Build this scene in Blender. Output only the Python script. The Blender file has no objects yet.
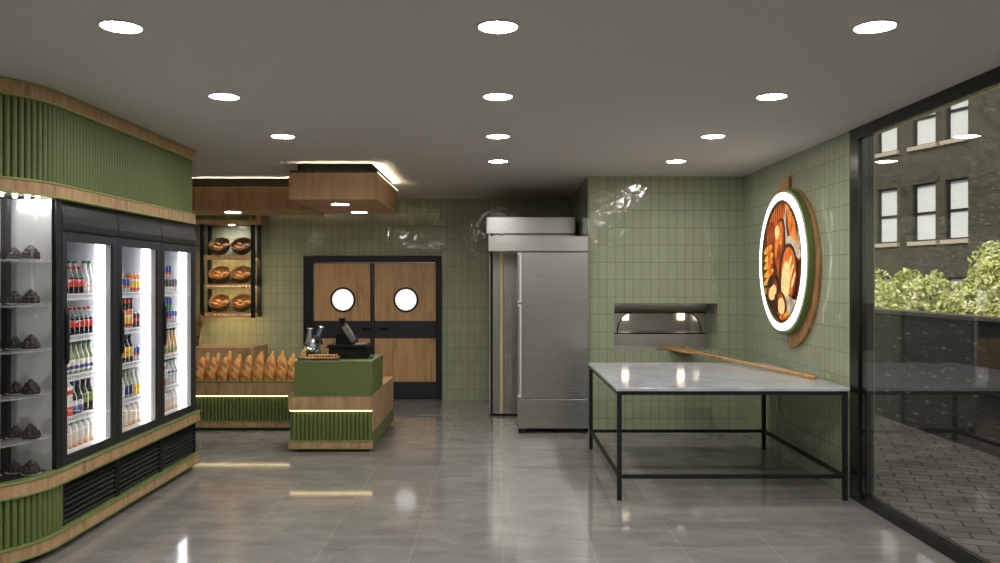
import bpy, math, random
from mathutils import Vector, Matrix, noise
random.seed(7)
PI = math.pi
S = bpy.context.scene
COL = S.collection
CAMZ, F = 1.75, 815.0
CEIL = 2.98

# ------------------------------------------------------------------ materials
def new_mat(name):
    m = bpy.data.materials.new(name); m.use_nodes = True
    nt = m.node_tree
    return m, nt, nt.nodes['Principled BSDF'], nt.nodes['Material Output']

def srgb(r, g, b):
    f = lambda c: (c/255/12.92) if c/255 <= 0.04045 else ((c/255+0.055)/1.055)**2.4
    return (f(r), f(g), f(b), 1)

def mat(name, col, rough=0.5, metal=0.0, emit=0.0, ecol=None, alpha=1.0, spec=None, trans=0.0, coat=0.0):
    m, nt, p, o = new_mat(name)
    p.inputs['Base Color'].default_value = col
    p.inputs['Roughness'].default_value = rough
    p.inputs['Metallic'].default_value = metal
    if spec is not None: p.inputs['Specular IOR Level'].default_value = spec
    if coat: p.inputs['Coat Weight'].default_value = coat
    if emit:
        p.inputs['Emission Color'].default_value = ecol or col
        p.inputs['Emission Strength'].default_value = emit
    # faint procedural variation so that no surface is a dead flat colour
    n = nt.nodes.new('ShaderNodeTexNoise'); n.inputs['Scale'].default_value = 30
    tc = nt.nodes.new('ShaderNodeTexCoord'); nt.links.new(tc.outputs['Object'], n.inputs['Vector'])
    mr = nt.nodes.new('ShaderNodeMapRange')
    mr.inputs['To Min'].default_value = max(0, rough-0.04); mr.inputs['To Max'].default_value = min(1, rough+0.04)
    nt.links.new(n.outputs['Fac'], mr.inputs['Value']); nt.links.new(mr.outputs['Result'], p.inputs['Roughness'])
    return m

def N(nt, typ, **kw):
    n = nt.nodes.new(typ)
    for k, v in kw.items():
        if k in n.inputs: n.inputs[k].default_value = v
        else: setattr(n, k, v)
    return n

def ramp(nt, stops):
    r = nt.nodes.new('ShaderNodeValToRGB')
    e = r.color_ramp.elements
    while len(e) < len(stops): e.new(0.5)
    for i, (p, c) in enumerate(stops):
        e[i].position = p; e[i].color = c
    return r

def noise_mat(name, stops, scale=5, detail=4, rough=0.5, stretch=(1,1,1), bump=0.0, metal=0.0, coords='Object', rough2=None, coat=0.0, dist=0.0):
    m, nt, p, o = new_mat(name)
    tc = N(nt, 'ShaderNodeTexCoord'); mp = N(nt, 'ShaderNodeMapping'); mp.inputs['Scale'].default_value = stretch
    nt.links.new(tc.outputs[coords], mp.inputs['Vector'])
    n = N(nt, 'ShaderNodeTexNoise', Scale=scale, Detail=detail, Distortion=dist)
    nt.links.new(mp.outputs['Vector'], n.inputs['Vector'])
    r = ramp(nt, stops); nt.links.new(n.outputs['Fac'], r.inputs['Fac'])
    nt.links.new(r.outputs['Color'], p.inputs['Base Color'])
    p.inputs['Roughness'].default_value = rough; p.inputs['Metallic'].default_value = metal
    if coat: p.inputs['Coat Weight'].default_value = coat
    if rough2 is not None:
        mr = N(nt, 'ShaderNodeMapRange'); mr.inputs['To Min'].default_value = rough; mr.inputs['To Max'].default_value = rough2
        nt.links.new(n.outputs['Fac'], mr.inputs['Value']); nt.links.new(mr.outputs['Result'], p.inputs['Roughness'])
    if bump:
        b = N(nt, 'ShaderNodeBump', Strength=bump, Distance=0.01)
        nt.links.new(n.outputs['Fac'], b.inputs['Height']); nt.links.new(b.outputs['Normal'], p.inputs['Normal'])
    return m

M = {}
def wood(name, dark, mid, light, axis='z', scale=1.0):
    m, nt, p, o = new_mat(name)
    g = N(nt, 'ShaderNodeNewGeometry'); mp = N(nt, 'ShaderNodeMapping')
    st = {'z': (9, 9, 0.9), 'x': (0.9, 9, 9), 'y': (9, 0.9, 9)}[axis]
    mp.inputs['Scale'].default_value = [s*scale for s in st]
    nt.links.new(g.outputs['Position'], mp.inputs['Vector'])
    n = N(nt, 'ShaderNodeTexNoise', Scale=1.6, Detail=7, Roughness=0.62, Distortion=1.2)
    n2 = N(nt, 'ShaderNodeTexNoise', Scale=9, Detail=3, Roughness=0.6)
    nt.links.new(mp.outputs['Vector'], n.inputs['Vector']); nt.links.new(mp.outputs['Vector'], n2.inputs['Vector'])
    mx = N(nt, 'ShaderNodeMath', operation='MULTIPLY_ADD'); mx.inputs[1].default_value = 0.35
    nt.links.new(n2.outputs['Fac'], mx.inputs[0]); nt.links.new(n.outputs['Fac'], mx.inputs[2])
    r = ramp(nt, [(0.45, dark), (0.66, mid), (0.9, light)])
    nt.links.new(mx.outputs[0], r.inputs['Fac']); nt.links.new(r.outputs['Color'], p.inputs['Base Color'])
    p.inputs['Roughness'].default_value = 0.5
    b = N(nt, 'ShaderNodeBump', Strength=0.12, Distance=0.004)
    nt.links.new(mx.outputs[0], b.inputs['Height']); nt.links.new(b.outputs['Normal'], p.inputs['Normal'])
    return m
WD = (srgb(140,106,72), srgb(178,142,102), srgb(196,162,122))
M['oak'] = wood('oak', *WD, axis='z')
M['oak_h'] = wood('oak_h', *WD, axis='y')
M['oak_door'] = wood('oak_door', srgb(146,110,70), srgb(182,144,98), srgb(196,160,114), axis='z', scale=0.6)
M['oak_canopy'] = wood('oak_canopy', srgb(140,104,68), srgb(174,136,94), srgb(190,152,110), axis='z', scale=0.6)
M['peel'] = wood('peel_wood', srgb(150,104,56), srgb(190,142,86), srgb(208,166,112), axis='x')
M['sign_wood'] = wood('sign_wood', srgb(120,84,50), srgb(166,122,78), srgb(188,146,100), axis='z')
M['green'] = noise_mat('green_lacquer', [(0.3, srgb(93,107,55)), (0.7, srgb(99,113,59))], scale=60, detail=6, rough=0.5)
M['green_trim'] = mat('green_trim', srgb(116,128,74), 0.4)
M['highlit_green_trim'] = mat('highlit_green_trim', srgb(150,150,84), 0.35)  # green trim with a yellowish highlight painted into its colour
M['black'] = mat('black_metal', srgb(19,19,20), 0.5, spec=0.35)
M['blackgloss'] = mat('black_gloss', srgb(14,14,15), 0.22)
M['regblack'] = mat('register_black', srgb(10,10,10), 0.5, spec=0.25)
M['charcoal'] = mat('charcoal_metal', srgb(35,36,39), 0.45, spec=0.4)
M['matte_dark'] = mat('matte_dark', (0.004,0.004,0.003,1), 0.9, spec=0.0)
M['reveal'] = mat('shaded_reveal', srgb(70,70,68), 0.6)
M['plinth'] = mat('plinth_black', srgb(14,14,14), 0.6)
M['lamp'] = mat('lamp_disc', (1,1,1,1), 0.5, emit=1.0)
M['ring'] = mat('sign_ring_light', (1,1,1,1), 0.5, emit=2.2)
M['warm'] = mat('warm_led', srgb(255,226,170), 0.5, emit=6, ecol=srgb(255,226,165))
M['cove'] = mat('cove_led', srgb(255,238,205), 0.5, emit=55, ecol=srgb(255,234,196))
M['cove_edge'] = mat('cove_edge_led', srgb(255,245,225), 0.5, emit=1.5, ecol=srgb(255,242,220))
M['led'] = mat('cooler_led', (1,1,1,1), 0.5, emit=6.5, ecol=(1,1,1,1))
M['case_led'] = mat('case_led', (1,1,1,1), 0.5, emit=100)
M['white'] = mat('white_enamel', srgb(205,207,210), 0.35)
M['cell'] = mat('cooler_liner', srgb(196,198,202), 0.4)
M['wire'] = mat('white_wire', srgb(225,226,228), 0.35)
M['plate'] = mat('white_plate', srgb(235,235,232), 0.25)
M['porthole'] = mat('frosted_porthole', srgb(240,240,240), 0.4, emit=0.72, ecol=(1,1,1,1))  # emission stands in for light from the room behind the door
M['chrome'] = mat('chrome', srgb(215,216,218), 0.12, metal=1)
M['handle'] = mat('pale_handle', srgb(235,236,236), 0.3, metal=0.5)
M['gold'] = mat('gold_reflection', srgb(236,222,184), 0.3, metal=0.6)  # gold tone painted in for light reflected on the steel
M['red'] = mat('red_plastic', srgb(200,36,24), 0.4)
M['darkglass'] = mat('dark_screen', srgb(20,20,22), 0.1)
M['greyscreen'] = noise_mat('grey_screen', [(0.35, srgb(92,88,80)), (0.65, srgb(128,122,112))], scale=12, rough=0.35)

def steel(name, axis, col, rough=0.28):
    m, nt, p, o = new_mat(name)
    g = N(nt, 'ShaderNodeNewGeometry'); mp = N(nt, 'ShaderNodeMapping')
    mp.inputs['Scale'].default_value = {'x': (1.5, 160, 160), 'z': (160, 160, 1.5)}[axis]
    nt.links.new(g.outputs['Position'], mp.inputs['Vector'])
    n = N(nt, 'ShaderNodeTexNoise', Scale=2, Detail=3); nt.links.new(mp.outputs['Vector'], n.inputs['Vector'])
    mr = N(nt, 'ShaderNodeMapRange'); mr.inputs['To Min'].default_value = rough-0.05; mr.inputs['To Max'].default_value = rough+0.07
    nt.links.new(n.outputs['Fac'], mr.inputs['Value']); nt.links.new(mr.outputs['Result'], p.inputs['Roughness'])
    b = N(nt, 'ShaderNodeBump', Strength=0.03, Distance=0.002)
    nt.links.new(n.outputs['Fac'], b.inputs['Height']); nt.links.new(b.outputs['Normal'], p.inputs['Normal'])
    p.inputs['Base Color'].default_value = col; p.inputs['Metallic'].default_value = 1
    return m
M['steel'] = steel('brushed_steel', 'x', srgb(178,178,174), 0.24)
M['steel_dark'] = steel('oven_steel', 'x', srgb(186,184,180), 0.3); M['steel_dark'].node_tree.nodes['Principled BSDF'].inputs['Metallic'].default_value = 0.75
M['case_steel'] = steel('case_steel', 'z', srgb(226,227,229), 0.11); M['case_steel'].node_tree.nodes['Principled BSDF'].inputs['Metallic'].default_value = 0.5; M['case_steel'].node_tree.nodes['Bump'].inputs['Strength'].default_value = 0.0

def tile_mat():
    m, nt, p, o = new_mat('green_wall_tile')
    g = N(nt, 'ShaderNodeNewGeometry')
    sp = N(nt, 'ShaderNodeSeparateXYZ'); nt.links.new(g.outputs['Position'], sp.inputs[0])
    sn = N(nt, 'ShaderNodeSeparateXYZ'); nt.links.new(g.outputs['Normal'], sn.inputs[0])
    ab = N(nt, 'ShaderNodeMath', operation='ABSOLUTE'); nt.links.new(sn.outputs['X'], ab.inputs[0])
    gt = N(nt, 'ShaderNodeMath', operation='GREATER_THAN'); gt.inputs[1].default_value = 0.5; nt.links.new(ab.outputs[0], gt.inputs[0])
    mix = N(nt, 'ShaderNodeMix', data_type='FLOAT')
    nt.links.new(gt.outputs[0], mix.inputs['Factor']); nt.links.new(sp.outputs['X'], mix.inputs['A']); nt.links.new(sp.outputs['Y'], mix.inputs['B'])
    addu = N(nt, 'ShaderNodeMath', operation='ADD'); addu.inputs[1].default_value = 10.0 - 0.05; nt.links.new(mix.outputs['Result'], addu.inputs[0])
    addv = N(nt, 'ShaderNodeMath', operation='ADD'); addv.inputs[1].default_value = 10*0.2022 - 2.787 + 0.2022*6; nt.links.new(sp.outputs['Z'], addv.inputs[0])
    cb = N(nt, 'ShaderNodeCombineXYZ'); nt.links.new(addu.outputs[0], cb.inputs['X']); nt.links.new(addv.outputs[0], cb.inputs['Y'])
    br = N(nt, 'ShaderNodeTexBrick', offset=0.0, squash=1.0)
    br.inputs['Scale'].default_value = 1.0; br.inputs['Brick Width'].default_value = 0.1011; br.inputs['Row Height'].default_value = 0.2022
    br.inputs['Mortar Size'].default_value = 0.0022; br.inputs['Mortar Smooth'].default_value = 0.2
    br.inputs['Color1'].default_value = srgb(153,159,132); br.inputs['Color2'].default_value = srgb(158,164,137)
    br.inputs['Mortar'].default_value = srgb(96,100,80)
    nt.links.new(cb.outputs[0], br.inputs['Vector'])
    nt.links.new(br.outputs['Color'], p.inputs['Base Color'])
    n = N(nt, 'ShaderNodeTexNoise', Scale=6.5, Detail=1.0, Distortion=0.8); nt.links.new(g.outputs['Position'], n.inputs['Vector'])
    inv = N(nt, 'ShaderNodeMath', operation='MULTIPLY_ADD'); inv.inputs[1].default_value = -0.35
    nt.links.new(br.outputs['Fac'], inv.inputs[0]); nt.links.new(n.outputs['Fac'], inv.inputs[2])
    b = N(nt, 'ShaderNodeBump', Strength=0.5, Distance=0.012)
    nt.links.new(inv.outputs[0], b.inputs['Height']); nt.links.new(b.outputs['Normal'], p.inputs['Normal'])
    p.inputs['Roughness'].default_value = 0.09
    return m
M['tile'] = tile_mat()

def floor_mat():
    m, nt, p, o = new_mat('grey_stone_floor_tile')
    g = N(nt, 'ShaderNodeNewGeometry'); mp = N(nt, 'ShaderNodeMapping')
    mp.inputs['Location'].default_value = (0.59*20-0.03, 0.59*20-5.37, 0)
    nt.links.new(g.outputs['Position'], mp.inputs['Vector'])
    br = N(nt, 'ShaderNodeTexBrick', offset=0.0, squash=1.0)
    br.inputs['Scale'].default_value = 1; br.inputs['Brick Width'].default_value = 0.59; br.inputs['Row Height'].default_value = 0.59
    br.inputs['Mortar Size'].default_value = 0.003; br.inputs['Mortar Smooth'].default_value = 0.3
    br.inputs['Color1'].default_value = (0.93,0.93,0.93,1); br.inputs['Color2'].default_value = (1.05,1.05,1.05,1); br.inputs['Mortar'].default_value = (1.38,1.36,1.3,1)
    nt.links.new(mp.outputs['Vector'], br.inputs['Vector'])
    mp2 = N(nt, 'ShaderNodeMapping'); mp2.inputs['Scale'].default_value = (1, 2.2, 1); mp2.inputs['Rotation'].default_value = (0,0,0.5)
    nt.links.new(g.outputs['Position'], mp2.inputs['Vector'])
    n = N(nt, 'ShaderNodeTexNoise', Scale=2.2, Detail=9, Roughness=0.68, Distortion=0.5); nt.links.new(mp2.outputs['Vector'], n.inputs['Vector'])
    r = ramp(nt, [(0.3, srgb(120,117,113)), (0.5, srgb(134,131,126)), (0.66, srgb(148,145,140)), (0.8, srgb(136,133,128))])
    nt.links.new(n.outputs['Fac'], r.inputs['Fac'])
    mx = N(nt, 'ShaderNodeMix', data_type='RGBA', blend_type='MULTIPLY'); mx.inputs['Factor'].default_value = 1
    nt.links.new(r.outputs['Color'], mx.inputs['A']); nt.links.new(br.outputs['Color'], mx.inputs['B'])
    nt.links.new(mx.outputs['Result'], p.inputs['Base Color'])
    mr = N(nt, 'ShaderNodeMapRange'); mr.inputs['To Min'].default_value = 0.045; mr.inputs['To Max'].default_value = 0.11
    nt.links.new(n.outputs['Fac'], mr.inputs['Value']); nt.links.new(mr.outputs['Result'], p.inputs['Roughness'])
    p.inputs['Specular IOR Level'].default_value = 0.65
    b = N(nt, 'ShaderNodeBump', Strength=0.2, Distance=0.002, invert=True)
    nt.links.new(br.outputs['Fac'], b.inputs['Height']); nt.links.new(b.outputs['Normal'], p.inputs['Normal'])
    return m
M['floor'] = floor_mat()
M['ceil'] = noise_mat('ceiling_plaster', [(0.3, srgb(196,193,187)), (0.7, srgb(205,202,196))], scale=180, detail=3, rough=0.85, bump=0.15, coords='Object')
M['plaster'] = noise_mat('plaster', [(0.3, srgb(150,150,140)), (0.7, srgb(160,160,150))], scale=60, rough=0.8)
M['marble'] = noise_mat('pale_marble', [(0.3, srgb(176,178,184)), (0.55, srgb(196,198,204)), (0.75, srgb(184,186,192))], scale=2.5, detail=8, rough=0.08, coords='Object', dist=1.2)

def thin_glass(name, tint, ior=1.45, rough=0.0, boost=0.0):
    m, nt, p, o = new_mat(name)
    nt.nodes.remove(p)
    t = N(nt, 'ShaderNodeBsdfTransparent'); t.inputs['Color'].default_value = (*tint, 1)
    gl = N(nt, 'ShaderNodeBsdfGlossy'); gl.inputs['Roughness'].default_value = rough
    g = N(nt, 'ShaderNodeNewGeometry')
    dt = N(nt, 'ShaderNodeVectorMath', operation='DOT_PRODUCT'); nt.links.new(g.outputs['Normal'], dt.inputs[0]); nt.links.new(g.outputs['Incoming'], dt.inputs[1])
    ab = N(nt, 'ShaderNodeMath', operation='ABSOLUTE'); nt.links.new(dt.outputs['Value'], ab.inputs[0])
    om = N(nt, 'ShaderNodeMath', operation='SUBTRACT'); om.inputs[0].default_value = 1; nt.links.new(ab.outputs[0], om.inputs[1])
    pw = N(nt, 'ShaderNodeMath', operation='POWER'); pw.inputs[1].default_value = 5; nt.links.new(om.outputs[0], pw.inputs[0])
    f0 = ((ior-1)/(ior+1))**2
    fr = N(nt, 'ShaderNodeMath', operation='MULTIPLY_ADD'); fr.inputs[1].default_value = 1-f0; fr.inputs[2].default_value = f0; nt.links.new(pw.outputs[0], fr.inputs[0])
    mx = N(nt, 'ShaderNodeMixShader')
    nt.links.new(fr.outputs[0], mx.inputs[0]); nt.links.new(t.outputs[0], mx.inputs[1]); nt.links.new(gl.outputs[0], mx.inputs[2])
    nt.links.new(mx.outputs[0], o.inputs['Surface'])
    return m
M['glass'] = thin_glass('window_glass', (0.80,0.80,0.775), 1.95)
M['door_glass'] = thin_glass('cooler_glass', (0.97,0.97,0.98), 1.15)
M['case_glass'] = thin_glass('case_glass', (0.97,0.97,0.97), 1.3, 0.02)
M['shelf_glass'] = thin_glass('shelf_glass', (0.88,0.9,0.9), 1.4, 0.05)
def frosted(name):
    m, nt, p, o = new_mat(name)
    p.inputs['Base Color'].default_value = srgb(226,228,228); p.inputs['Roughness'].default_value = 0.1
    t = N(nt, 'ShaderNodeBsdfTransparent'); t.inputs['Color'].default_value = (0.92,0.94,0.94,1)
    n = N(nt, 'ShaderNodeTexNoise', Scale=20); mr = N(nt, 'ShaderNodeMapRange'); mr.inputs['To Min'].default_value = 0.2; mr.inputs['To Max'].default_value = 0.4
    nt.links.new(n.outputs['Fac'], mr.inputs['Value'])
    mx = N(nt, 'ShaderNodeMixShader'); nt.links.new(mr.outputs['Result'], mx.inputs[0]); nt.links.new(t.outputs[0], mx.inputs[1]); nt.links.new(p.outputs[0], mx.inputs[2])
    nt.links.new(mx.outputs[0], o.inputs['Surface']); return m
M['shelf_glass'] = frosted('frosted_shelf_glass')
M['clear'] = thin_glass('clear_plastic', (0.86,0.9,0.88), 1.35, 0.05)

def drink(name, c): return mat(name, c, 0.18, coat=0.3)
M['cola'] = drink('cola', srgb(24,14,12))
M['cap_green'] = mat('green_cap', srgb(60,130,70), 0.4)
M['cap_white'] = mat('white_cap', srgb(232,232,230), 0.4)
M['cap_orange'] = mat('orange_cap', srgb(226,140,40), 0.4)
M['cap_blue'] = mat('blue_cap', srgb(40,84,170), 0.4)
M['cap_black'] = mat('black_cap', srgb(24,24,28), 0.4)

def banded(name, bands, scale=1.0, rough=0.3, metal=0.0, spots=None):
    """label print: colour bands by object height, with an optional blot of a second colour"""
    m, nt, p, o = new_mat(name)
    tc = N(nt, 'ShaderNodeTexCoord'); sp = N(nt, 'ShaderNodeSeparateXYZ'); nt.links.new(tc.outputs['Object'], sp.inputs[0])
    mu = N(nt, 'ShaderNodeMath', operation='MULTIPLY'); mu.inputs[1].default_value = scale; nt.links.new(sp.outputs['Z'], mu.inputs[0])
    r = ramp(nt, bands); r.color_ramp.interpolation = 'CONSTANT'; nt.links.new(mu.outputs[0], r.inputs['Fac'])
    out = r.outputs['Color']
    if spots:
        n = N(nt, 'ShaderNodeTexNoise', Scale=spots[1], Detail=1); nt.links.new(tc.outputs['Object'], n.inputs['Vector'])
        gt = N(nt, 'ShaderNodeMath', operation='GREATER_THAN'); gt.inputs[1].default_value = spots[2]; nt.links.new(n.outputs['Fac'], gt.inputs[0])
        mx = N(nt, 'ShaderNodeMix', data_type='RGBA'); nt.links.new(gt.outputs[0], mx.inputs['Factor'])
        nt.links.new(out, mx.inputs['A']); mx.inputs['B'].default_value = spots[0]; out = mx.outputs['Result']
    nt.links.new(out, p.inputs['Base Color']); p.inputs['Roughness'].default_value = rough; p.inputs['Metallic'].default_value = metal
    return m
RED, WHT, BLU, SIL, BLK, YEL, ORG, GRN = srgb(206,40,26), srgb(232,230,224), srgb(28,58,150), srgb(188,192,200), srgb(22,20,22), srgb(232,196,60), srgb(226,120,40), srgb(60,130,60)
M['l_cola'] = banded('red_label', [(0, RED)], spots=(WHT, 55, 0.57))
M['l_juice'] = banded('fruit_label', [(0, WHT)], spots=(srgb(210,70,36), 42, 0.53))
M['l_water'] = banded('blue_white_label', [(0, WHT), (0.35, BLU), (0.6, WHT)], scale=10, spots=(srgb(220,170,80), 45, 0.6))
M['l_bluebottle'] = banded('blue_print_label', [(0, srgb(70,130,200)), (0.5, WHT)], scale=8, spots=(BLU, 50, 0.56))
M['l_green'] = banded('olive_label', [(0, srgb(150,158,96))], spots=(srgb(110,120,60), 30, 0.6))
M['l_yellow'] = banded('yellow_label', [(0, YEL)], spots=(srgb(190,120,30), 40, 0.58))
M['l_navy'] = banded('navy_label', [(0, srgb(24,44,120))], spots=(srgb(220,110,40), 42, 0.62))
M['l_can_blue'] = banded('blue_silver_can', [(0, SIL), (0.3, srgb(220,90,50)), (0.45, BLU), (0.9, SIL)], scale=8)
M['l_can_silver'] = banded('silver_can', [(0, SIL), (0.5, BLU), (0.85, SIL)], scale=8)
M['l_can_yellow'] = banded('yellow_red_can', [(0, SIL), (0.12, RED), (0.3, YEL), (0.75, WHT), (0.86, ORG)], scale=8)
M['l_can_black'] = banded('black_can', [(0, BLK), (0.4, RED), (0.6, BLK), (0.9, SIL)], scale=8)
M['l_can_green'] = banded('blue_green_can', [(0, srgb(36,140,90)), (0.45, BLU), (0.9, SIL)], scale=8)
M['l_can_brown'] = banded('brown_can', [(0, WHT), (0.35, srgb(60,48,40)), (0.8, srgb(40,34,32))], scale=8)
M['l_carton'] = banded('red_white_carton', [(0, RED), (0.33, WHT), (0.75, RED), (0.9, WHT)], scale=5, spots=(BLK, 26, 0.66))
M['l_redbox'] = banded('red_carton', [(0, srgb(196,40,26))], spots=(srgb(232,120,90), 30, 0.63))
M['l_smooth'] = banded('smoothie_print', [(0, srgb(222,190,156)), (0.2, srgb(226,214,196)), (0.6, WHT)], scale=6, spots=(srgb(206,120,60), 46, 0.66))
M['wine'] = drink('dark_bottle_glass', srgb(20,26,20))
M['water'] = drink('pale_green_glass', srgb(150,160,130))
M['paleglass'] = drink('pale_clear_glass', srgb(196,200,196))
M['amber'] = drink('pale_peach_glass', srgb(216,176,130))

M['choc'] = noise_mat('dark_chocolate', [(0.35, srgb(24,19,16)), (0.6, srgb(44,34,28)), (0.78, srgb(80,62,48))], scale=40, detail=3, rough=0.5)
M['bread'] = noise_mat('baguette_crust', [(0.3, srgb(112,58,18)), (0.44, srgb(176,106,42)), (0.58, srgb(214,150,74)), (0.74, srgb(242,206,148))], scale=11, detail=6, rough=0.55, stretch=(1,1,0.8), bump=0.6, dist=0.8)
M['bread_cut'] = noise_mat('bread_crumb', [(0.3, srgb(190,136,76)), (0.7, srgb(226,186,126))], scale=40, detail=4, rough=0.8, bump=0.3)
M['loaf_dark'] = noise_mat('rye_crust', [(0.3, srgb(92,58,34)), (0.55, srgb(146,102,66)), (0.75, srgb(190,150,110))], scale=22, detail=4, rough=0.65, bump=0.4)
M['loaf_gold'] = noise_mat('golden_crust', [(0.3, srgb(150,88,30)), (0.6, srgb(204,142,66)), (0.8, srgb(226,180,110))], scale=18, detail=4, rough=0.5, bump=0.3)
M['pastry'] = noise_mat('pastry_crust', [(0.3, srgb(160,106,56)), (0.6, srgb(206,156,98)), (0.8, srgb(232,196,146))], scale=60, detail=3, rough=0.5)
M['wicker'] = noise_mat('dark_wicker', [(0.35, srgb(66,50,34)), (0.65, srgb(124,98,66))], scale=45, detail=3, rough=0.75, bump=0.5)
M['wheat'] = noise_mat('dried_wheat', [(0.3, srgb(104,80,46)), (0.7, srgb(168,132,82))], scale=30, rough=0.8)

def brick_mat(name, c1, c2, mortar, w, h, ms, plane, rot=0.0, rough=0.85, speck=None):
    m, nt, p, o = new_mat(name)
    tc = N(nt, 'ShaderNodeTexCoord'); sp = N(nt, 'ShaderNodeSeparateXYZ'); nt.links.new(tc.outputs['Object'], sp.inputs[0])
    cb = N(nt, 'ShaderNodeCombineXYZ')
    a, b_ = {'xy': ('X','Y'), 'yz': ('Y','Z'), 'xz': ('X','Z')}[plane]
    nt.links.new(sp.outputs[a], cb.inputs['X']); nt.links.new(sp.outputs[b_], cb.inputs['Y'])
    mp = N(nt, 'ShaderNodeMapping'); mp.inputs['Rotation'].default_value = (0,0,rot); mp.inputs['Location'].default_value = (50,50,0)
    nt.links.new(cb.outputs[0], mp.inputs['Vector'])
    br = N(nt, 'ShaderNodeTexBrick', offset=0.5)
    br.inputs['Scale'].default_value = 1; br.inputs['Brick Width'].default_value = w; br.inputs['Row Height'].default_value = h
    br.inputs['Mortar Size'].default_value = ms; br.inputs['Mortar Smooth'].default_value = 0.2
    br.inputs['Color1'].default_value = c1; br.inputs['Color2'].default_value = c2; br.inputs['Mortar'].default_value = mortar
    nt.links.new(mp.outputs['Vector'], br.inputs['Vector'])
    n = N(nt, 'ShaderNodeTexNoise', Scale=3.0, Detail=6); nt.links.new(mp.outputs['Vector'], n.inputs['Vector'])
    r = ramp(nt, [(0.3, (0.6,0.6,0.6,1)), (0.7, (1.3,1.3,1.3,1))]); nt.links.new(n.outputs['Fac'], r.inputs['Fac'])
    mx = N(nt, 'ShaderNodeMix', data_type='RGBA', blend_type='MULTIPLY'); mx.inputs['Factor'].default_value = 1
    nt.links.new(br.outputs['Color'], mx.inputs['A']); nt.links.new(r.outputs['Color'], mx.inputs['B'])
    out = mx.outputs['Result']
    if speck:
        mp3 = N(nt, 'ShaderNodeMapping'); mp3.inputs['Scale'].default_value = (3.5, 14, 1); nt.links.new(cb.outputs[0], mp3.inputs['Vector'])
        n3 = N(nt, 'ShaderNodeTexNoise', Scale=1.3, Detail=2); nt.links.new(mp3.outputs['Vector'], n3.inputs['Vector'])
        gt = N(nt, 'ShaderNodeMapRange'); gt.inputs['From Min'].default_value = 0.62; gt.inputs['From Max'].default_value = 0.7
        nt.links.new(n3.outputs['Fac'], gt.inputs['Value'])
        m3 = N(nt, 'ShaderNodeMix', data_type='RGBA'); nt.links.new(gt.outputs[0], m3.inputs['Factor'])
        nt.links.new(out, m3.inputs['A']); m3.inputs['B'].default_value = speck; out = m3.outputs['Result']
    nt.links.new(out, p.inputs['Base Color']); p.inputs['Roughness'].default_value = rough
    b = N(nt, 'ShaderNodeBump', Strength=0.5, Distance=0.01, invert=True)
    nt.links.new(br.outputs['Fac'], b.inputs['Height']); nt.links.new(b.outputs['Normal'], p.inputs['Normal'])
    return m
M['facade'] = brick_mat('facade_brick', srgb(50,48,38), srgb(66,62,50), srgb(80,77,66), 0.24, 0.08, 0.008, 'yz', speck=srgb(128,122,104))
M['garden_brick'] = brick_mat('garden_brick', srgb(54,53,52), srgb(68,66,65), srgb(42,41,40), 0.22, 0.07, 0.007, 'yz', speck=srgb(150,146,140))
M['paver'] = brick_mat('paver', srgb(140,132,119), srgb(160,151,137), srgb(62,58,52), 0.30, 0.15, 0.008, 'xy', rot=0.35)
M['stone'] = mat('pale_stone', srgb(176,166,146), 0.8)
M['sky_reflection_pane'] = mat('sky_reflection_white', srgb(214,218,221), 0.6)  # white colour stands in for sky reflected in the window glass
M['leaf_a'] = noise_mat('leaf_bright', [(0.3, srgb(146,156,76)), (0.52, srgb(206,212,134)), (0.68, srgb(248,246,214))], scale=4, detail=3, rough=0.5)  # palest tones paint sun highlights into the leaves
M['leaf_b'] = noise_mat('leaf_deep', [(0.3, srgb(118,126,44)), (0.55, srgb(178,182,90)), (0.75, srgb(230,228,160))], scale=4, detail=3, rough=0.5)  # pale end of the ramp paints leaf highlights
M['bark'] = noise_mat('bark', [(0.3, srgb(58,46,34)), (0.7, srgb(96,80,62))], scale=14, rough=0.9)

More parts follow.
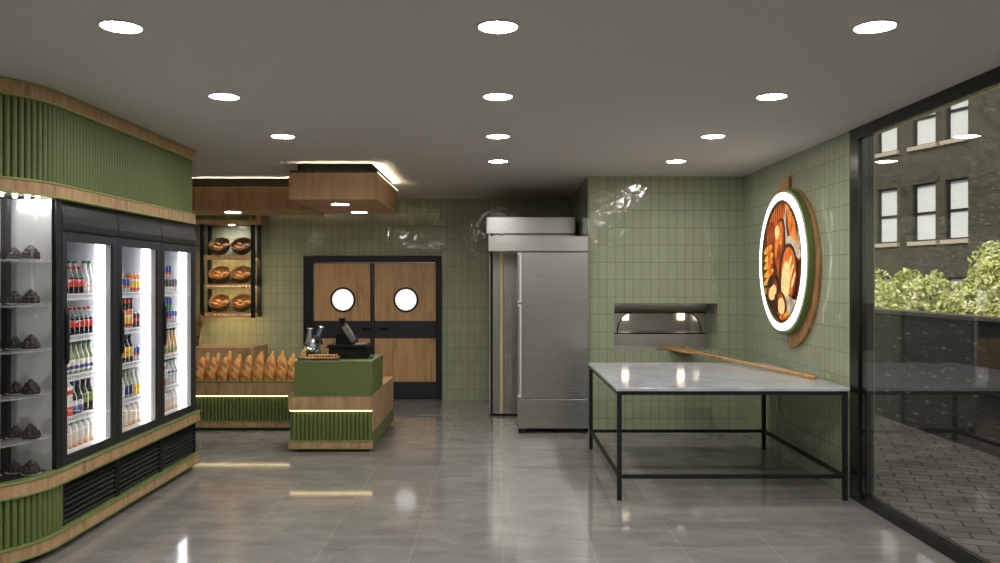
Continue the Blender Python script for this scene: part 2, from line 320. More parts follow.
# ------------------------------------------------------------------ mesh builder
class MB:
    def __init__(s): s.v = []; s.f = []; s.mi = []; s.sm = []
    def add(s, vs, fs, mi=0, smooth=False):
        b = len(s.v); s.v += [tuple(v) for v in vs]
        for f in fs:
            s.f.append([b+i for i in f]); s.mi.append(mi); s.sm.append(smooth)
        return s
    def box(s, x0, x1, y0, y1, z0, z1, mi=0, mtx=None):
        vs = [Vector((x, y, z)) for z in (z0, z1) for y in (y0, y1) for x in (x0, x1)]
        if mtx is not None: vs = [mtx @ v for v in vs]
        return s.add(vs, [(0,2,3,1),(4,5,7,6),(0,1,5,4),(2,6,7,3),(0,4,6,2),(1,3,7,5)], mi)
    def cyl(s, p0, p1, r0, r1=None, n=16, mi=0, caps=True, smooth=True):
        r1 = r0 if r1 is None else r1
        p0, p1 = Vector(p0), Vector(p1); d = (p1-p0).normalized()
        a = d.orthogonal().normalized(); b = d.cross(a)
        vs = []
        for p, r in ((p0, r0), (p1, r1)):
            vs += [p + a*math.cos(t)*r + b*math.sin(t)*r for t in [2*PI*i/n for i in range(n)]]
        s.add(vs, [(i, (i+1)%n, n+(i+1)%n, n+i) for i in range(n)], mi, smooth)
        if caps: s.add(vs[:n], [tuple(range(n))[::-1]], mi); s.add(vs[n:], [tuple(range(n))], mi)
        return s
    def lathe(s, prof, n=16, mi=0, smooth=True, mtx=None, rf=None):
        """prof [(r,z)], closed with caps where r>0 at the ends"""
        vs = []
        for k, (r, z) in enumerate(prof):
            for i in range(n):
                t = 2*PI*i/n; rr = r if rf is None else rf(r, z, t, k)
                v = Vector((rr*math.cos(t), rr*math.sin(t), z)); vs.append(mtx @ v if mtx is not None else v)
        m = len(prof)
        fs = [(k*n+i, k*n+(i+1)%n, (k+1)*n+(i+1)%n, (k+1)*n+i) for k in range(m-1) for i in range(n)]
        s.add(vs, fs, mi, smooth)
        if prof[0][0] > 1e-6: s.add(vs[:n], [tuple(range(n))[::-1]], mi)
        if prof[-1][0] > 1e-6: s.add(vs[-n:], [tuple(range(n))], mi)
        return s
    def tube(s, pts, r, n=8, mi=0):
        pts = [Vector(p) for p in pts]
        rs = r if isinstance(r, (list, tuple)) else [r]*len(pts)
        vs = []; up = None
        for i, p in enumerate(pts):
            d = (pts[min(i+1, len(pts)-1)] - pts[max(i-1, 0)]).normalized()
            a = d.orthogonal().normalized() if up is None else (up - d*up.dot(d)).normalized()
            up = a; b = d.cross(a)
            vs += [p + (a*math.cos(2*PI*k/n) + b*math.sin(2*PI*k/n))*rs[i] for k in range(n)]
        m = len(pts)
        s.add(vs, [(k*n+i, k*n+(i+1)%n, (k+1)*n+(i+1)%n, (k+1)*n+i) for k in range(m-1) for i in range(n)], mi, True)
        s.add(vs[:n], [tuple(range(n))[::-1]], mi); s.add(vs[-n:], [tuple(range(n))], mi)
        return s
    def prism(s, poly, z0, z1, plane='xy', mi=0, smooth_side=False, mtx=None):
        """poly 2D list; extruded along the axis normal to plane"""
        def P(a, b, c):
            v = {'xy': Vector((a,b,c)), 'xz': Vector((a,c,b)), 'yz': Vector((c,a,b))}[plane]
            return mtx @ v if mtx is not None else v
        n = len(poly)
        vs = [P(a,b,z0) for a,b in poly] + [P(a,b,z1) for a,b in poly]
        s.add(vs, [(i, (i+1)%n, n+(i+1)%n, n+i) for i in range(n)], mi, smooth_side)
        s.add(vs[:n], [tuple(range(n))[::-1]], mi); s.add(vs[n:], [tuple(range(n))], mi)
        return s
    def strip(s, outer, inner, z0, z1, mi=0):
        """a closed band between two open 2D polylines, extruded z0..z1"""
        poly = list(outer) + list(inner)[::-1]
        n = len(outer)
        a = [Vector((x,y,z0)) for x,y in outer]; b = [Vector((x,y,z1)) for x,y in outer]
        c = [Vector((x,y,z0)) for x,y in inner]; d = [Vector((x,y,z1)) for x,y in inner]
        vs = a+b+c+d; fs = []
        for i in range(n-1):
            fs += [(i,i+1,n+i+1,n+i), (2*n+i,3*n+i,3*n+i+1,2*n+i+1), (n+i,n+i+1,3*n+i+1,3*n+i), (i,2*n+i,2*n+i+1,i+1)]
        fs += [(0,n,3*n,2*n), (n-1,3*n-1,4*n-1,2*n-1)]
        return s.add(vs, fs, mi)
    def ellipsoid(s, c, rx, ry, rz, n=14, m=9, mi=0, mtx=None):
        vs = []; c = Vector(c)
        for j in range(m+1):
            ph = PI*j/m
            for i in range(n):
                t = 2*PI*i/n
                v = Vector((rx*math.sin(ph)*math.cos(t), ry*math.sin(ph)*math.sin(t), -rz*math.cos(ph)))
                vs.append(c + (mtx @ v if mtx is not None else v))
        return s.add(vs, [(j*n+i, j*n+(i+1)%n, (j+1)*n+(i+1)%n, (j+1)*n+i) for j in range(m) for i in range(n)], mi, True)
    def build(s, name, mats, parent=None, world=True, bev=0.0, seg=2, loc=None):
        off = Vector((0,0,0))
        if parent is not None and world: off = WORLD[parent.name]
        if loc is not None: off = Vector(loc)
        me = bpy.data.meshes.new(name)
        me.from_pydata([Vector(v)-off for v in s.v], [], s.f); me.validate()
        import bmesh
        bm = bmesh.new(); bm.from_mesh(me); bmesh.ops.remove_doubles(bm, verts=bm.verts, dist=1e-5)
        bmesh.ops.recalc_face_normals(bm, faces=bm.faces); bm.to_mesh(me); bm.free()
        if not isinstance(mats, (list, tuple)): mats = [mats]
        for m in mats: me.materials.append(M[m] if isinstance(m, str) else m)
        if len(me.polygons) == len(s.f):
            for p, mi, sm in zip(me.polygons, s.mi, s.sm): p.material_index = mi; p.use_smooth = sm
        else:
            allsm = all(s.sm)
            for p in me.polygons: p.use_smooth = allsm
        o = bpy.data.objects.new(name, me); COL.objects.link(o)
        if loc is not None: o.location = loc
        if parent is not None:
            o.parent = parent; WORLD[o.name] = WORLD[parent.name] if world and loc is None else Vector((0,0,0))
        else: WORLD[o.name] = off
        if bev:
            b = o.modifiers.new('bevel', 'BEVEL'); b.width = bev; b.segments = seg; b.limit_method = 'ANGLE'; b.angle_limit = 0.6
        return o
WORLD = {}
def tag(o, label, cat, group=None, kind=None):
    if label: o['label'] = label
    if cat: o['category'] = cat
    if group: o['group'] = group
    if kind: o['kind'] = kind
    return o
def thing(name, label, cat, loc=(0,0,0), group=None):
    o = bpy.data.objects.new(name, None); COL.objects.link(o); o.location = loc; o.empty_display_size = 0.1
    WORLD[o.name] = Vector(loc)
    return tag(o, label, cat, group)
def struct(o): o['kind'] = 'structure'; return o
KIDS = {}
def dup(root, loc, label=None, group=None, rot=None, scale=None):
    r = root.copy(); COL.objects.link(r); r.location = loc
    if rot is not None: r.rotation_euler = rot
    if scale is not None: r.scale = scale
    if label: r['label'] = label
    if group: r['group'] = group
    for ch in list(root.children):
        c = ch.copy(); COL.objects.link(c); c.parent = r
        for g in list(ch.children):
            d = g.copy(); COL.objects.link(d); d.parent = c
    return r
def part(parent, name, m, mb, **kw): return mb.build(name, m, parent, **kw)
ORD = ['first','second','third','fourth','fifth','sixth','seventh','eighth','ninth','tenth','eleventh','twelfth','thirteenth','fourteenth','fifteenth']
def nth(i, side):
    return f'{side}most' if i == 0 else f'{ORD[i]} from {side}'

# ------------------------------------------------------------------ room shell
XR, YB, YO = 2.86, 12.09, 9.5
struct(MB().box(-4.75, 3.06, -3.1, 12.3, -0.12, 0).build('floor', 'floor'))
struct(MB().box(-4.75, 3.06, -3.1, 12.3, CEIL, CEIL+0.15).build('ceiling', 'ceil'))
DX0, DX1, DZ = -2.875, -0.835, 2.135
b = MB(); b.box(-4.75, DX0, YB, YB+0.2, 0, CEIL); b.box(DX1, 1.2, YB, YB+0.2, 0, CEIL); b.box(DX0, DX1, YB, YB+0.2, DZ, CEIL)
struct(b.build('wall_back', 'tile'))
b = MB(); b.box(-4.75, -4.6, 7.4, YB, 0, CEIL); b.box(-4.75, -3.72, 7.3, 7.4, 0, CEIL); b.box(-3.87, -3.72, -3.1, 7.3, 0, CEIL)
struct(b.build('wall_left', 'plaster'))
NX0, NX1, NZ0, NZ1 = 1.357, 2.563, 0.952, 1.50
b = MB(); b.box(1.05, NX0, YO, 11.3, 0, CEIL); b.box(NX1, 3.06, YO, 11.3, 0, CEIL)
b.box(NX0, NX1, YO, 11.3, 0, NZ0); b.box(NX0, NX1, YO, 11.3, NZ1, CEIL); b.box(1.05, 1.2, 11.3, YB, 0, CEIL)
struct(b.build('wall_oven', 'tile'))
struct(MB().box(XR, XR+0.2, 6.62, YO, 0, CEIL).build('wall_right', 'tile'))
struct(MB().box(-3.72, XR+0.2, -3.1, -2.95, 0, CEIL).build('wall_front', 'plaster'))

# shop window: floor to ceiling glazing on the right
w = bpy.data.objects.new('window_1', None); COL.objects.link(w); w.location = (XR, 2, 0); w['kind'] = 'structure'; WORLD['window_1'] = Vector((XR,2,0))
f = MB(); f.box(XR-0.003, XR+0.07, 6.47, 6.62, 0, CEIL); f.box(XR-0.003, XR+0.07, -2.95, 6.47, 0, 0.085); f.box(XR-0.003, XR+0.07, -2.95, 6.47, CEIL-0.095, CEIL)
f.box(XR-0.003, XR+0.07, 1.8, 1.9, 0.085, CEIL-0.095); f.box(XR-0.003, XR+0.07, -2.95, -2.85, 0.085, CEIL-0.095)
part(w, 'outer_reveal', 'reveal', MB().box(XR+0.07, XR+0.185, 6.605, 6.6195, 0, CEIL))  # dark plate stands in for shade on the wall's outer return
part(w, 'window_frame', 'blackgloss', f)
for y0, y1 in ((1.9, 6.47), (-2.85, 1.8)):
    part(w, 'window_pane', 'glass', MB().box(XR+0.015, XR+0.025, y0, y1, 0.085, CEIL-0.095))

# double swing door in the back wall
d1 = bpy.data.objects.new('door_1', None); COL.objects.link(d1); d1.location = ((DX0+DX1)/2, YB, 0); d1['kind'] = 'structure'; WORLD['door_1'] = Vector(d1.location)
f = MB(); f.box(DX0, DX0+0.13, YB-0.05, YB+0.15, 0, DZ); f.box(DX1-0.08, DX1, YB-0.05, YB+0.15, 0, DZ); f.box(DX0+0.13, DX1-0.08, YB-0.05, YB+0.15, DZ-0.085, DZ)
part(d1, 'door_frame', 'black', f, bev=0.004)
part(d1, 'bright_line_strip', 'chrome', MB().box(DX0+0.15, DX1-0.1, YB+0.0, YB+0.012, DZ-0.108, DZ-0.09))  # chrome strip added to imitate a bright reflected line above the leaves
def circ(cx, cz, r, n=40): return [(cx+r*math.cos(2*PI*i/n), cz+r*math.sin(2*PI*i/n)) for i in range(n)]
for sgn, x0, x1, pcx in ((-1, DX0+0.135, -1.868, -2.30), (1, -1.862, DX1-0.085, -1.366)):
    lf = MB(); lf.box(x0, x1, YB+0.02, YB+0.06, 0.003, DZ-0.086)
    leaf = part(d1, 'door_leaf', 'black', lf)
    mb_ = 0.006
    xa, xb = (x0+0.005, x1-0.03) if sgn < 0 else (x0+0.03, x1-0.005)
    up = MB(); up.box(xa, xb, YB+0.008, YB+0.0205, 1.173, DZ-0.112); up.build('upper_panel', 'oak_door', leaf)
    MB().box(xa, xb, YB+0.008, YB+0.0205, 0.27, 0.912).build('lower_panel', 'oak_door', leaf)
    MB().box(xa, xb, YB+0.004, YB+0.0205, 0.915, 1.17).build('middle_rail', 'charcoal', leaf)
    MB().box(xa, xb, YB+0.004, YB+0.0205, 0.025, 0.267).build('kick_plate', 'charcoal', leaf)
    rg = MB(); cz = 1.487
    o_, i_ = circ(pcx, cz, 0.186), circ(pcx, cz, 0.158)
    n = len(o_); vs = []
    for yy in (YB-0.012, YB+0.0085): vs += [(x, yy, z) for x, z in o_] + [(x, yy, z) for x, z in i_]
    fs = []
    for i in range(n):
        j = (i+1) % n
        fs += [(i,j,n+j,n+i), (2*n+i,3*n+i,3*n+j,2*n+j), (i,2*n+i,2*n+j,j), (n+i,n+j,3*n+j,3*n+i)]
    rg.add(vs, fs, 0, False); rg.build('porthole_rim', 'blackgloss', leaf)
    MB().prism(circ(pcx, cz, 0.159), YB-0.004, YB+0.0085, 'xz').build('porthole_glass', 'porthole', leaf)
    hx = pcx+0.36 if sgn < 0 else pcx-0.32
    h = MB(); h.box(hx-0.065, hx+0.065, YB-0.05, YB-0.03, 1.045, 1.07); h.box(hx-0.06, hx-0.04, YB-0.03, YB+0.004, 1.048, 1.067); h.box(hx+0.04, hx+0.06, YB-0.03, YB+0.004, 1.048, 1.067)
    h.build('door_handle', 'blackgloss', leaf, bev=0.004)

# ------------------------------------------------------------------ ceiling downlights
def make_downlight(x, y, label, z=CEIL, r=0.094):
    t = thing('downlight', label, 'ceiling light', (x, y, z), 'round recessed downlights')
    rim = MB().lathe([(r+0.006, 0.0), (r+0.006, -0.006), (r+0.001, -0.009), (r-0.002, -0.006), (r-0.002, 0.0)], n=40)
    rim.build('trim_ring', 'white', t, world=False)
    MB().lathe([(r-0.002, 0.0), (r-0.002, -0.006), (r-0.03, -0.008), (0.0, -0.0085)], n=40).build('diffuser', 'lamp_disc', t, world=False)
    return t
M['lamp_disc'] = mat('downlight_diffuser', (1,1,1,1), 0.5, emit=150, ecol=(1,0.975,0.935,1))
ROWN = {3.915: 'nearest row', 5.39: 'second row', 6.86: 'third row', 8.28: 'farthest row'}
first = None
for y in (3.915, 5.39, 6.86, 8.28, 2.49, 1.04, -0.41, -1.86):
    for x, sd in ((-1.81, 'left'), (0.0, 'middle'), (1.81, 'right')):
        if y == 8.28 and x < -1: continue
        if y in ROWN: lb = f'round white ceiling downlight, {sd} one in the {ROWN[y]}'
        else: lb = f'round white ceiling downlight behind the camera, {sd} column, {y:.0f} metres along'
        if first is None: first = make_downlight(x, y, lb)
        else: dup(first, (x, y, CEIL), lb)

# ------------------------------------------------------------------ wooden ceiling canopies
CZ0, CZ1 = 2.597, 2.875
def canopy(name, label, x0, x1, y0, y1, seam=None):
    t = thing(name, label, 'canopy', ((x0+x1)/2, (y0+y1)/2, CZ0))
    m = MB()
    if seam: m.box(x0, x1, y0, seam-0.005, CZ0, CZ1); m.box(x0, x1-0.0, seam+0.005, y1, CZ0, CZ1)
    else: m.box(x0, x1, y0, y1, CZ0, CZ1)
    part(t, 'wooden_box', 'oak_canopy', m, bev=0.003)
    m = MB(); m.box(x0+0.003, x1-0.003, y0+0.003, y1-0.003, CZ1, CZ1+0.012); m.box(x0+0.003, x1-0.003, y0+0.003, y0+0.011, CZ1+0.012, CZ1+0.024); m.box(x1-0.011, x1-0.003, y0+0.011, y1-0.003, CZ1+0.012, CZ1+0.024)
    part(t, 'top_cover', 'plinth', m)
    part(t, 'neck', 'matte_dark', MB().box(x0+0.07, x1-0.07, y0+0.075, y1-0.075, CZ1+0.012, CEIL))
    return t
c1 = canopy('ceiling_canopy', 'oak clad hanging canopy box with two downlights above the till counter', -2.15, -1.24, 8.38, 10.1, 9.24)
z = CZ1+0.012
m = MB(); m.box(-2.07, -1.31, 8.398, 8.410, z, z+0.004); m.box(-1.272, -1.260, 8.42, 10.05, z, z+0.004); m.box(-2.07, -1.31, 10.04, 10.08, z, z+0.004)  # last strip, along the rear, is unseen and added to brighten the wall
part(c1, 'cove_and_fill_light', 'cove', m)
c2 = canopy('ceiling_canopy', 'long oak clad canopy box with one downlight above the baguette counter', -4.55, -2.19, 9.6, 10.38)
part(c1, 'edge_light', 'cove_edge', MB().box(-1.2425, -1.237, 8.39, 10.08, CZ1+0.001, CZ1+0.011))
part(c2, 'cove_and_fill_light', 'cove', MB().box(-4.45, -2.26, 9.618, 9.630, z, z+0.004).box(-4.45, -2.26, 10.32, 10.365, z, z+0.004))  # rear strip is an added, unseen fill for the valance and wall
for x, y, lb in ((-1.71, 8.83, 'round downlight set in the underside of the till canopy, front one'), (-1.68, 9.84, 'round downlight set in the underside of the till canopy, rear one'), (-3.2, 9.84, 'round downlight set in the underside of the long canopy above the baguettes')):
    dup(first, (x, y, CZ0), lb)

# ------------------------------------------------------------------ long wall unit on the left: overhead bulkhead, base, coolers, cake case
FX, YE, YA, RR = -2.86, 7.716, 5.27, 0.60          # front plane, far end, where the curve starts, radius
CXA = FX-RR
def arc_path(o, y_end=YE, n=40, step=None):
    """front outline at offset o, from the far end to the camera side, as (x,y)"""
    pts = [(FX+o, y_end), (FX+o, YA)]
    for i in range(1, n+1):
        t = (PI/2)*i/n
        pts.append((CXA+(RR+o)*math.cos(t), YA-(RR+o)*math.sin(t)))
    pts.append((-3.70, YA-RR-o))
    return pts
def fluted_path(depth, pitch=0.042, y_end=YE, y_start=None):
    Ls = (y_end-YA); La = RR*PI/2; Lt = Ls+La+(CXA+3.70)
    k = int(round(Lt/pitch)); pitch = Lt/k
    pts = []
    for i in range(k):
        for sfr in (0, 0.1, 0.101, 0.22, 0.36, 0.5, 0.64, 0.78, 0.899, 0.9):
            s_ = (i+sfr)*pitch; o = -0.012 if sfr in (0, 0.1, 0.9) else depth*(1-((sfr-0.5)/0.42)**2)**0.5 if abs(sfr-0.5) < 0.41 else 0
            if s_ < Ls: p = (FX+o, y_end-s_)
            elif s_ < Ls+La:
                t = (s_-Ls)/RR; p = (CXA+(RR+o)*math.cos(t), YA-(RR+o)*math.sin(t))
            else: p = (CXA-(s_-Ls-La), YA-RR-o)
            pts.append(p)
    pts.append((-3.70, YA-RR))
    return pts
def band(parent, z0, z1, proj, wood_name='oak', trim='green_trim', ye=YE):
    m = MB(); m.strip(arc_path(proj, ye+0.025), arc_path(-0.05, ye+0.025), z0+0.014, z1-0.014)
    part(parent, 'wood_band', wood_name, m)
    for za, zb in ((z0, z0+0.014), (z1-0.014, z1)):
        m = MB(); m.strip(arc_path(proj+0.008, ye+0.03), arc_path(-0.05, ye+0.03), za, zb)
        part(parent, 'trim', trim, m, bev=0.004)
YE2 = 7.60
bk = thing('overhead_bulkhead', 'curved green fluted bulkhead with oak bands above the drink coolers', 'bulkhead', (-3.2, 6.3, 2.285))
fp = fluted_path(0.016, y_end=YE2)
m = MB(); m.strip(fp, [(x-0.0, y) for x, y in [(-3.68, YE)]*1]*len(fp) if False else [(max(-3.69, CXA if False else x-0.04), y+0.0) if y > YA else (CXA+(x-CXA)*0.93, YA+(y-YA)*0.93) for x, y in fp], 2.37, 2.89)
part(bk, 'fluted_panel', 'green', m)
part(bk, 'core', 'green', MB().box(-3.70, FX-0.06, YA, YE2, 2.30, 2.97))
band(bk, 2.287, 2.385, 0.03, trim='highlit_green_trim', ye=YE2); band(bk, 2.878, 2.978, 0.03, trim='highlit_green_trim', ye=YE2)
# underside closing board of the curved end
def arc_poly(o): return arc_path(o)[1:] + [(-3.70, YA)]
m = MB(); m.prism(arc_poly(-0.03), 2.30, 2.32, 'xy'); part(bk, 'underside_board', 'case_steel', m)

cb = thing('cabinet_base', 'low curved plinth cabinet with oak bands, green flutes and black louvres under the coolers', 'cabinet', (-3.2, 6.3, 0))
m = MB(); m.strip(arc_path(-0.04), arc_path(-0.12), 0.0, 0.05); part(cb, 'plinth', 'plinth', m)
band(cb, 0.045, 0.14, 0.03); band(cb, 0.435, 0.535, 0.03)
fl = [p for p in fp if p[1] < 5.345]
m = MB(); m.strip(fl, [(x-0.04, y) if y > YA else (CXA+(x-CXA)*0.93, YA+(y-YA)*0.93) for x, y in fl], 0.13, 0.45); part(cb, 'fluted_panel', 'green', m)
m = MB(); m.prism(arc_poly(-0.02), 0.52, 0.534, 'xy'); part(cb, 'deck', 'black', m)
SEAM = [5.345 + 0.7903*k for k in range(4)]
for k in range(3):
    y0, y1 = SEAM[k]+0.006, SEAM[k+1]-0.006
    g = MB(); g.box(FX-0.05, FX-0.035, y0, y1, 0.135, 0.44)
    g.box(FX-0.035, FX, y0, y0+0.025, 0.135, 0.44); g.box(FX-0.035, FX, y1-0.025, y1, 0.135, 0.44)
    for q in range(8):
        zc = 0.16+q*0.0365
        g.prism([(FX-0.036, zc+0.016), (FX-0.002, zc-0.006), (FX-0.002, zc+0.002), (FX-0.036, zc+0.026)], y0+0.025, y1-0.025, 'xz')
    part(cb, 'louvre_panel', 'black', g)
part(cb, 'end_panel', 'green', MB().box(-3.70, FX-0.04, YE-0.02, YE, 0.05, 0.44))

SHZ = [1.635, 1.345, 1.07, 0.783]
COOL = ['nearest cooler', 'middle cooler', 'farthest cooler']
def make_cooler(y0, y1, label):
    t = thing('drink_cooler', label, 'refrigerator', (-3.25, (y0+y1)/2, 0.535), 'drink coolers')
    XB = -3.60
    b = MB()                                               # insulated liner, open to the front
    b.box(XB, XB+0.03, y0+0.01, y1-0.01, 0.54, 2.28)
    b.box(XB+0.03, FX-0.035, y0+0.004, y0+0.03, 0.54, 2.28); b.box(XB+0.03, FX-0.035, y1-0.03, y1-0.004, 0.54, 2.28)
    b.box(XB+0.03, FX-0.035, y0+0.03, y1-0.03, 0.54, 0.58); b.box(XB+0.03, FX-0.035, y0+0.03, y1-0.03, 2.06, 2.10)
    part(t, 'liner', 'cell', b)
    h = MB()                                               # bowed black header
    prof = [(FX-0.06, 2.085), (FX-0.004, 2.087), (FX+0.002, 2.10), (FX+0.006, 2.14), (FX+0.004, 2.19), (FX-0.006, 2.24), (FX-0.02, 2.284), (FX-0.06, 2.284)]
    h.prism(prof, y0+0.004, y1-0.004, 'xz', smooth_side=False); part(t, 'header', 'charcoal', h, bev=0.004)
    d = MB(); fa, fb = y0+0.065, y1-0.09
    d.box(FX-0.014, FX+0.002, y0+0.004, fa, 0.54, 2.08); d.box(FX-0.014, FX+0.002, fb, y1-0.004, 0.54, 2.08)
    d.box(FX-0.014, FX+0.002, fa, fb, 0.54, 0.60); d.box(FX-0.014, FX+0.002, fa, fb, 2.02, 2.08)
    door = part(t, 'door', 'charcoal', d, bev=0.003)
    MB().box(FX-0.010, FX-0.005, fa, fb, 0.60, 2.02).build('door_glass', 'door_glass', door)
    hd = MB(); pr = [(FX+0.0025, 1.20), (FX+0.018, 1.21), (FX+0.022, 1.24), (FX+0.022, 1.50), (FX+0.018, 1.53), (FX+0.0025, 1.60)]
    hd.prism(pr, fa-0.035, fa-0.002, 'xz'); hd.build('door_handle', 'black', door, bev=0.006)
    jm = MB(); jm.box(FX-0.05, FX-0.0145, fb-0.002, y1-0.035, 0.58, 2.06); jm.box(FX-0.05, FX-0.0145, y0+0.035, fb-0.003, 0.581, 0.598); jm.box(FX-0.05, FX-0.0145, y0+0.035, fb-0.003, 2.03, 2.059); part(t, 'jamb', 'white', jm)
    part(t, 'light_strip', 'led', MB().box(FX-0.13, FX-0.055, fb-0.004, fb+0.004, 0.60, 2.04), bev=0.002)
    fl_ = MB(); fl_.box(XB+0.04, FX-0.04, y0+0.035, y1-0.035, 0.581, 0.586); part(t, 'floor_tray', 'wire', fl_)
    for z in SHZ:
        s_ = MB(); xf = FX-0.105
        for q in range(12):
            xx = XB+0.05+q*(xf-XB-0.06)/11; s_.box(xx-0.003, xx+0.003, y0+0.04, fb-0.01, z+0.024, z+0.03)
        s_.box(xf-0.012, xf, y0+0.04, fb-0.008, z-0.012, z-0.0); s_.box(xf-0.014, xf+0.002, y0+0.04, fb-0.008, z+0.024, z+0.034)
        nq = 26
        for q in range(nq):
            yy = y0+0.045+q*(fb-y0-0.06)/(nq-1); s_.box(xf-0.008, xf-0.003, yy-0.006, yy+0.006, z-0.002, z+0.026)
        s_.box(XB+0.04, xf, y0+0.036, y0+0.046, z+0.008, z+0.024); s_.box(XB+0.04, xf, fb-0.012, fb-0.006, z+0.008, z+0.024)
        part(t, 'wire_shelf', 'wire', s_)
    return t, fa, fb
CF = []
for k in range(3):
    t, fa, fb = make_cooler(SEAM[k], SEAM[k+1], ['glass door drink cooler nearest the camera, beside the cake case', 'middle one of three glass door drink coolers', 'glass door drink cooler farthest from the camera, beside the baguettes'][k])
    CF.append((fa, fb))

# ---- drinks
def bottle_mesh(kind):
    """returns list of (partname, mb, mat)"""
    def bottle(h, r, body, lab, cap, neck=0.35, lz=(0.25, 0.55), nr=0.32, clear_top=False):
        zs = h*(1-neck)
        prof = [(r*0.9, 0), (r, 0.006), (r, zs*0.93), (r*0.92, zs), (r*0.62, zs+h*neck*0.3), (r*nr, zs+h*neck*0.6), (r*nr, h-0.018)]
        parts = []
        if clear_top:
            parts.append(('bottle', MB().lathe(prof[:3]+[(r*0.9, zs*0.95)], 14), body))
            parts.append(('neck', MB().lathe([(r*0.9, zs*0.951)]+prof[3:], 14), 'clear'))
        else: parts.append(('bottle', MB().lathe(prof, 14), body))
        if lab: parts.append(('label', MB().lathe([(r+0.0006, h*lz[0]), (r+0.0012, h*lz[0]+0.001), (r+0.0012, h*lz[1]-0.001), (r+0.0006, h*lz[1])], 14), lab))
        parts.append(('cap', MB().lathe([(r*nr*1.25, h-0.0178), (r*nr*1.25, h-0.001), (r*nr, h)], 12), cap))
        return parts
    def can(lab, h=0.115, r=0.028):
        return [('can', MB().lathe([(r*0.8, 0), (r, 0.006), (r, h-0.012), (r*0.85, h-0.001)], 16), lab), ('lid', MB().lathe([(r*0.85, h-0.0009), (r*0.87, h+0.002), (r*0.8, h+0.0005)], 16), 'chrome')]
    def carton(lab, w, h, d, cap):
        p = [('carton', MB().box(-d/2, d/2, -w/2, w/2, 0, h*0.86).prism([(-d/2, h*0.86), (d/2, h*0.86), (0.006, h), (-0.006, h)], -w/2, w/2, 'xz'), lab)]
        if cap: p.append(('cap', MB().cyl((d*0.3, 0, h*0.9), (d*0.42, 0, h*0.97), 0.012, n=12), cap))
        return p
    def smoothie():
        r = 0.036; h = 0.2
        return [('bottle', MB().lathe([(r*0.92, 0), (r, 0.006), (r, h*0.62), (r*0.8, h*0.74), (r*0.5, h*0.82), (r*0.45, h*0.86)], 14), 'l_smooth'),
                ('cap', MB().lathe([(r*0.56, h*0.861), (r*0.58, h*0.97), (r*0.5, h)], 14), 'cap_white')]
    return {'cola': lambda: bottle(0.195, 0.031, 'cola', 'l_cola', 'red', 0.36, (0.27, 0.52), 0.34, True),
            'juice': lambda: bottle(0.24, 0.034, 'paleglass', 'l_juice', 'cap_green', 0.5, (0.08, 0.36), 0.4),
            'water': lambda: bottle(0.225, 0.033, 'water', 'l_water', 'cap_green', 0.42, (0.1, 0.45), 0.42),
            'redbox': lambda: carton('l_redbox', 0.075, 0.12, 0.07, None),
            'carton': lambda: carton('l_carton', 0.075, 0.236, 0.07, None),
            'bluewine': lambda: bottle(0.24, 0.037, 'wine', 'l_bluebottle', 'cap_blue', 0.45, (0.1, 0.42), 0.36),
            'wine': lambda: bottle(0.24, 0.036, 'wine', 'l_green', 'red', 0.45, (0.28, 0.55), 0.4),
            'smoothie': smoothie,
            'can_blue': lambda: can('l_can_blue'), 'can_silver': lambda: can('l_can_silver'), 'can_yellow': lambda: can('l_can_yellow', 0.15), 'can_black': lambda: can('l_can_black', 0.125),
            'can_green': lambda: can('l_can_green'), 'can_brown': lambda: can('l_can_brown', 0.11, 0.03),
            'tallyellow': lambda: bottle(0.225, 0.032, 'cola', 'l_yellow', 'cap_blue', 0.4, (0.2, 0.55), 0.45),
            'whitewine': lambda: bottle(0.236, 0.033, 'water', 'l_navy', 'cap_green', 0.5, (0.12, 0.42), 0.34),
            'citrus': lambda: bottle(0.236, 0.031, 'paleglass', 'l_yellow', 'cap_white', 0.5, (0.06, 0.4), 0.36),
            'peach': lambda: bottle(0.226, 0.031, 'amber', 'l_green', 'cap_black', 0.6, (0.06, 0.28), 0.34),
            'seltzer': lambda: bottle(0.236, 0.031, 'paleglass', 'l_bluebottle', 'cap_black', 0.4, (0.4, 0.62), 0.4),
            }[kind]()
NAMES = {'cola': ('cola_bottle', 'cola bottle with red label', 'bottle'), 'juice': ('juice_bottle', 'clear juice bottle with fruit label', 'bottle'),
  'water': ('water_bottle', 'pale green bottle with white label', 'bottle'), 'redbox': ('drink_carton', 'small red drink carton', 'carton'),
  'carton': ('drink_carton', 'tall red and white drink carton', 'carton'), 'bluewine': ('dark_bottle', 'dark bottle with pale blue label', 'bottle'),
  'wine': ('dark_bottle', 'olive label dark bottle', 'bottle'), 'smoothie': ('smoothie_bottle', 'white capped smoothie bottle', 'bottle'),
  'can_blue': ('drink_can', 'blue drink can', 'can'), 'can_silver': ('drink_can', 'silver drink can', 'can'), 'can_yellow': ('drink_can', 'tall yellow drink can', 'can'),
  'can_black': ('drink_can', 'black drink can', 'can'), 'can_green': ('drink_can', 'blue green drink can', 'can'), 'can_brown': ('drink_can', 'dark brown drink can', 'can'),
  'tallyellow': ('beer_bottle', 'yellow label dark bottle', 'bottle'), 'whitewine': ('green_bottle', 'pale green bottle with navy label', 'bottle'),
  'citrus': ('citrus_bottle', 'clear bottle with yellow label', 'bottle'), 'peach': ('peach_bottle', 'peach coloured slim bottle', 'bottle'), 'seltzer': ('seltzer_bottle', 'clear bottle with high blue label', 'bottle')}
PROTO = {}
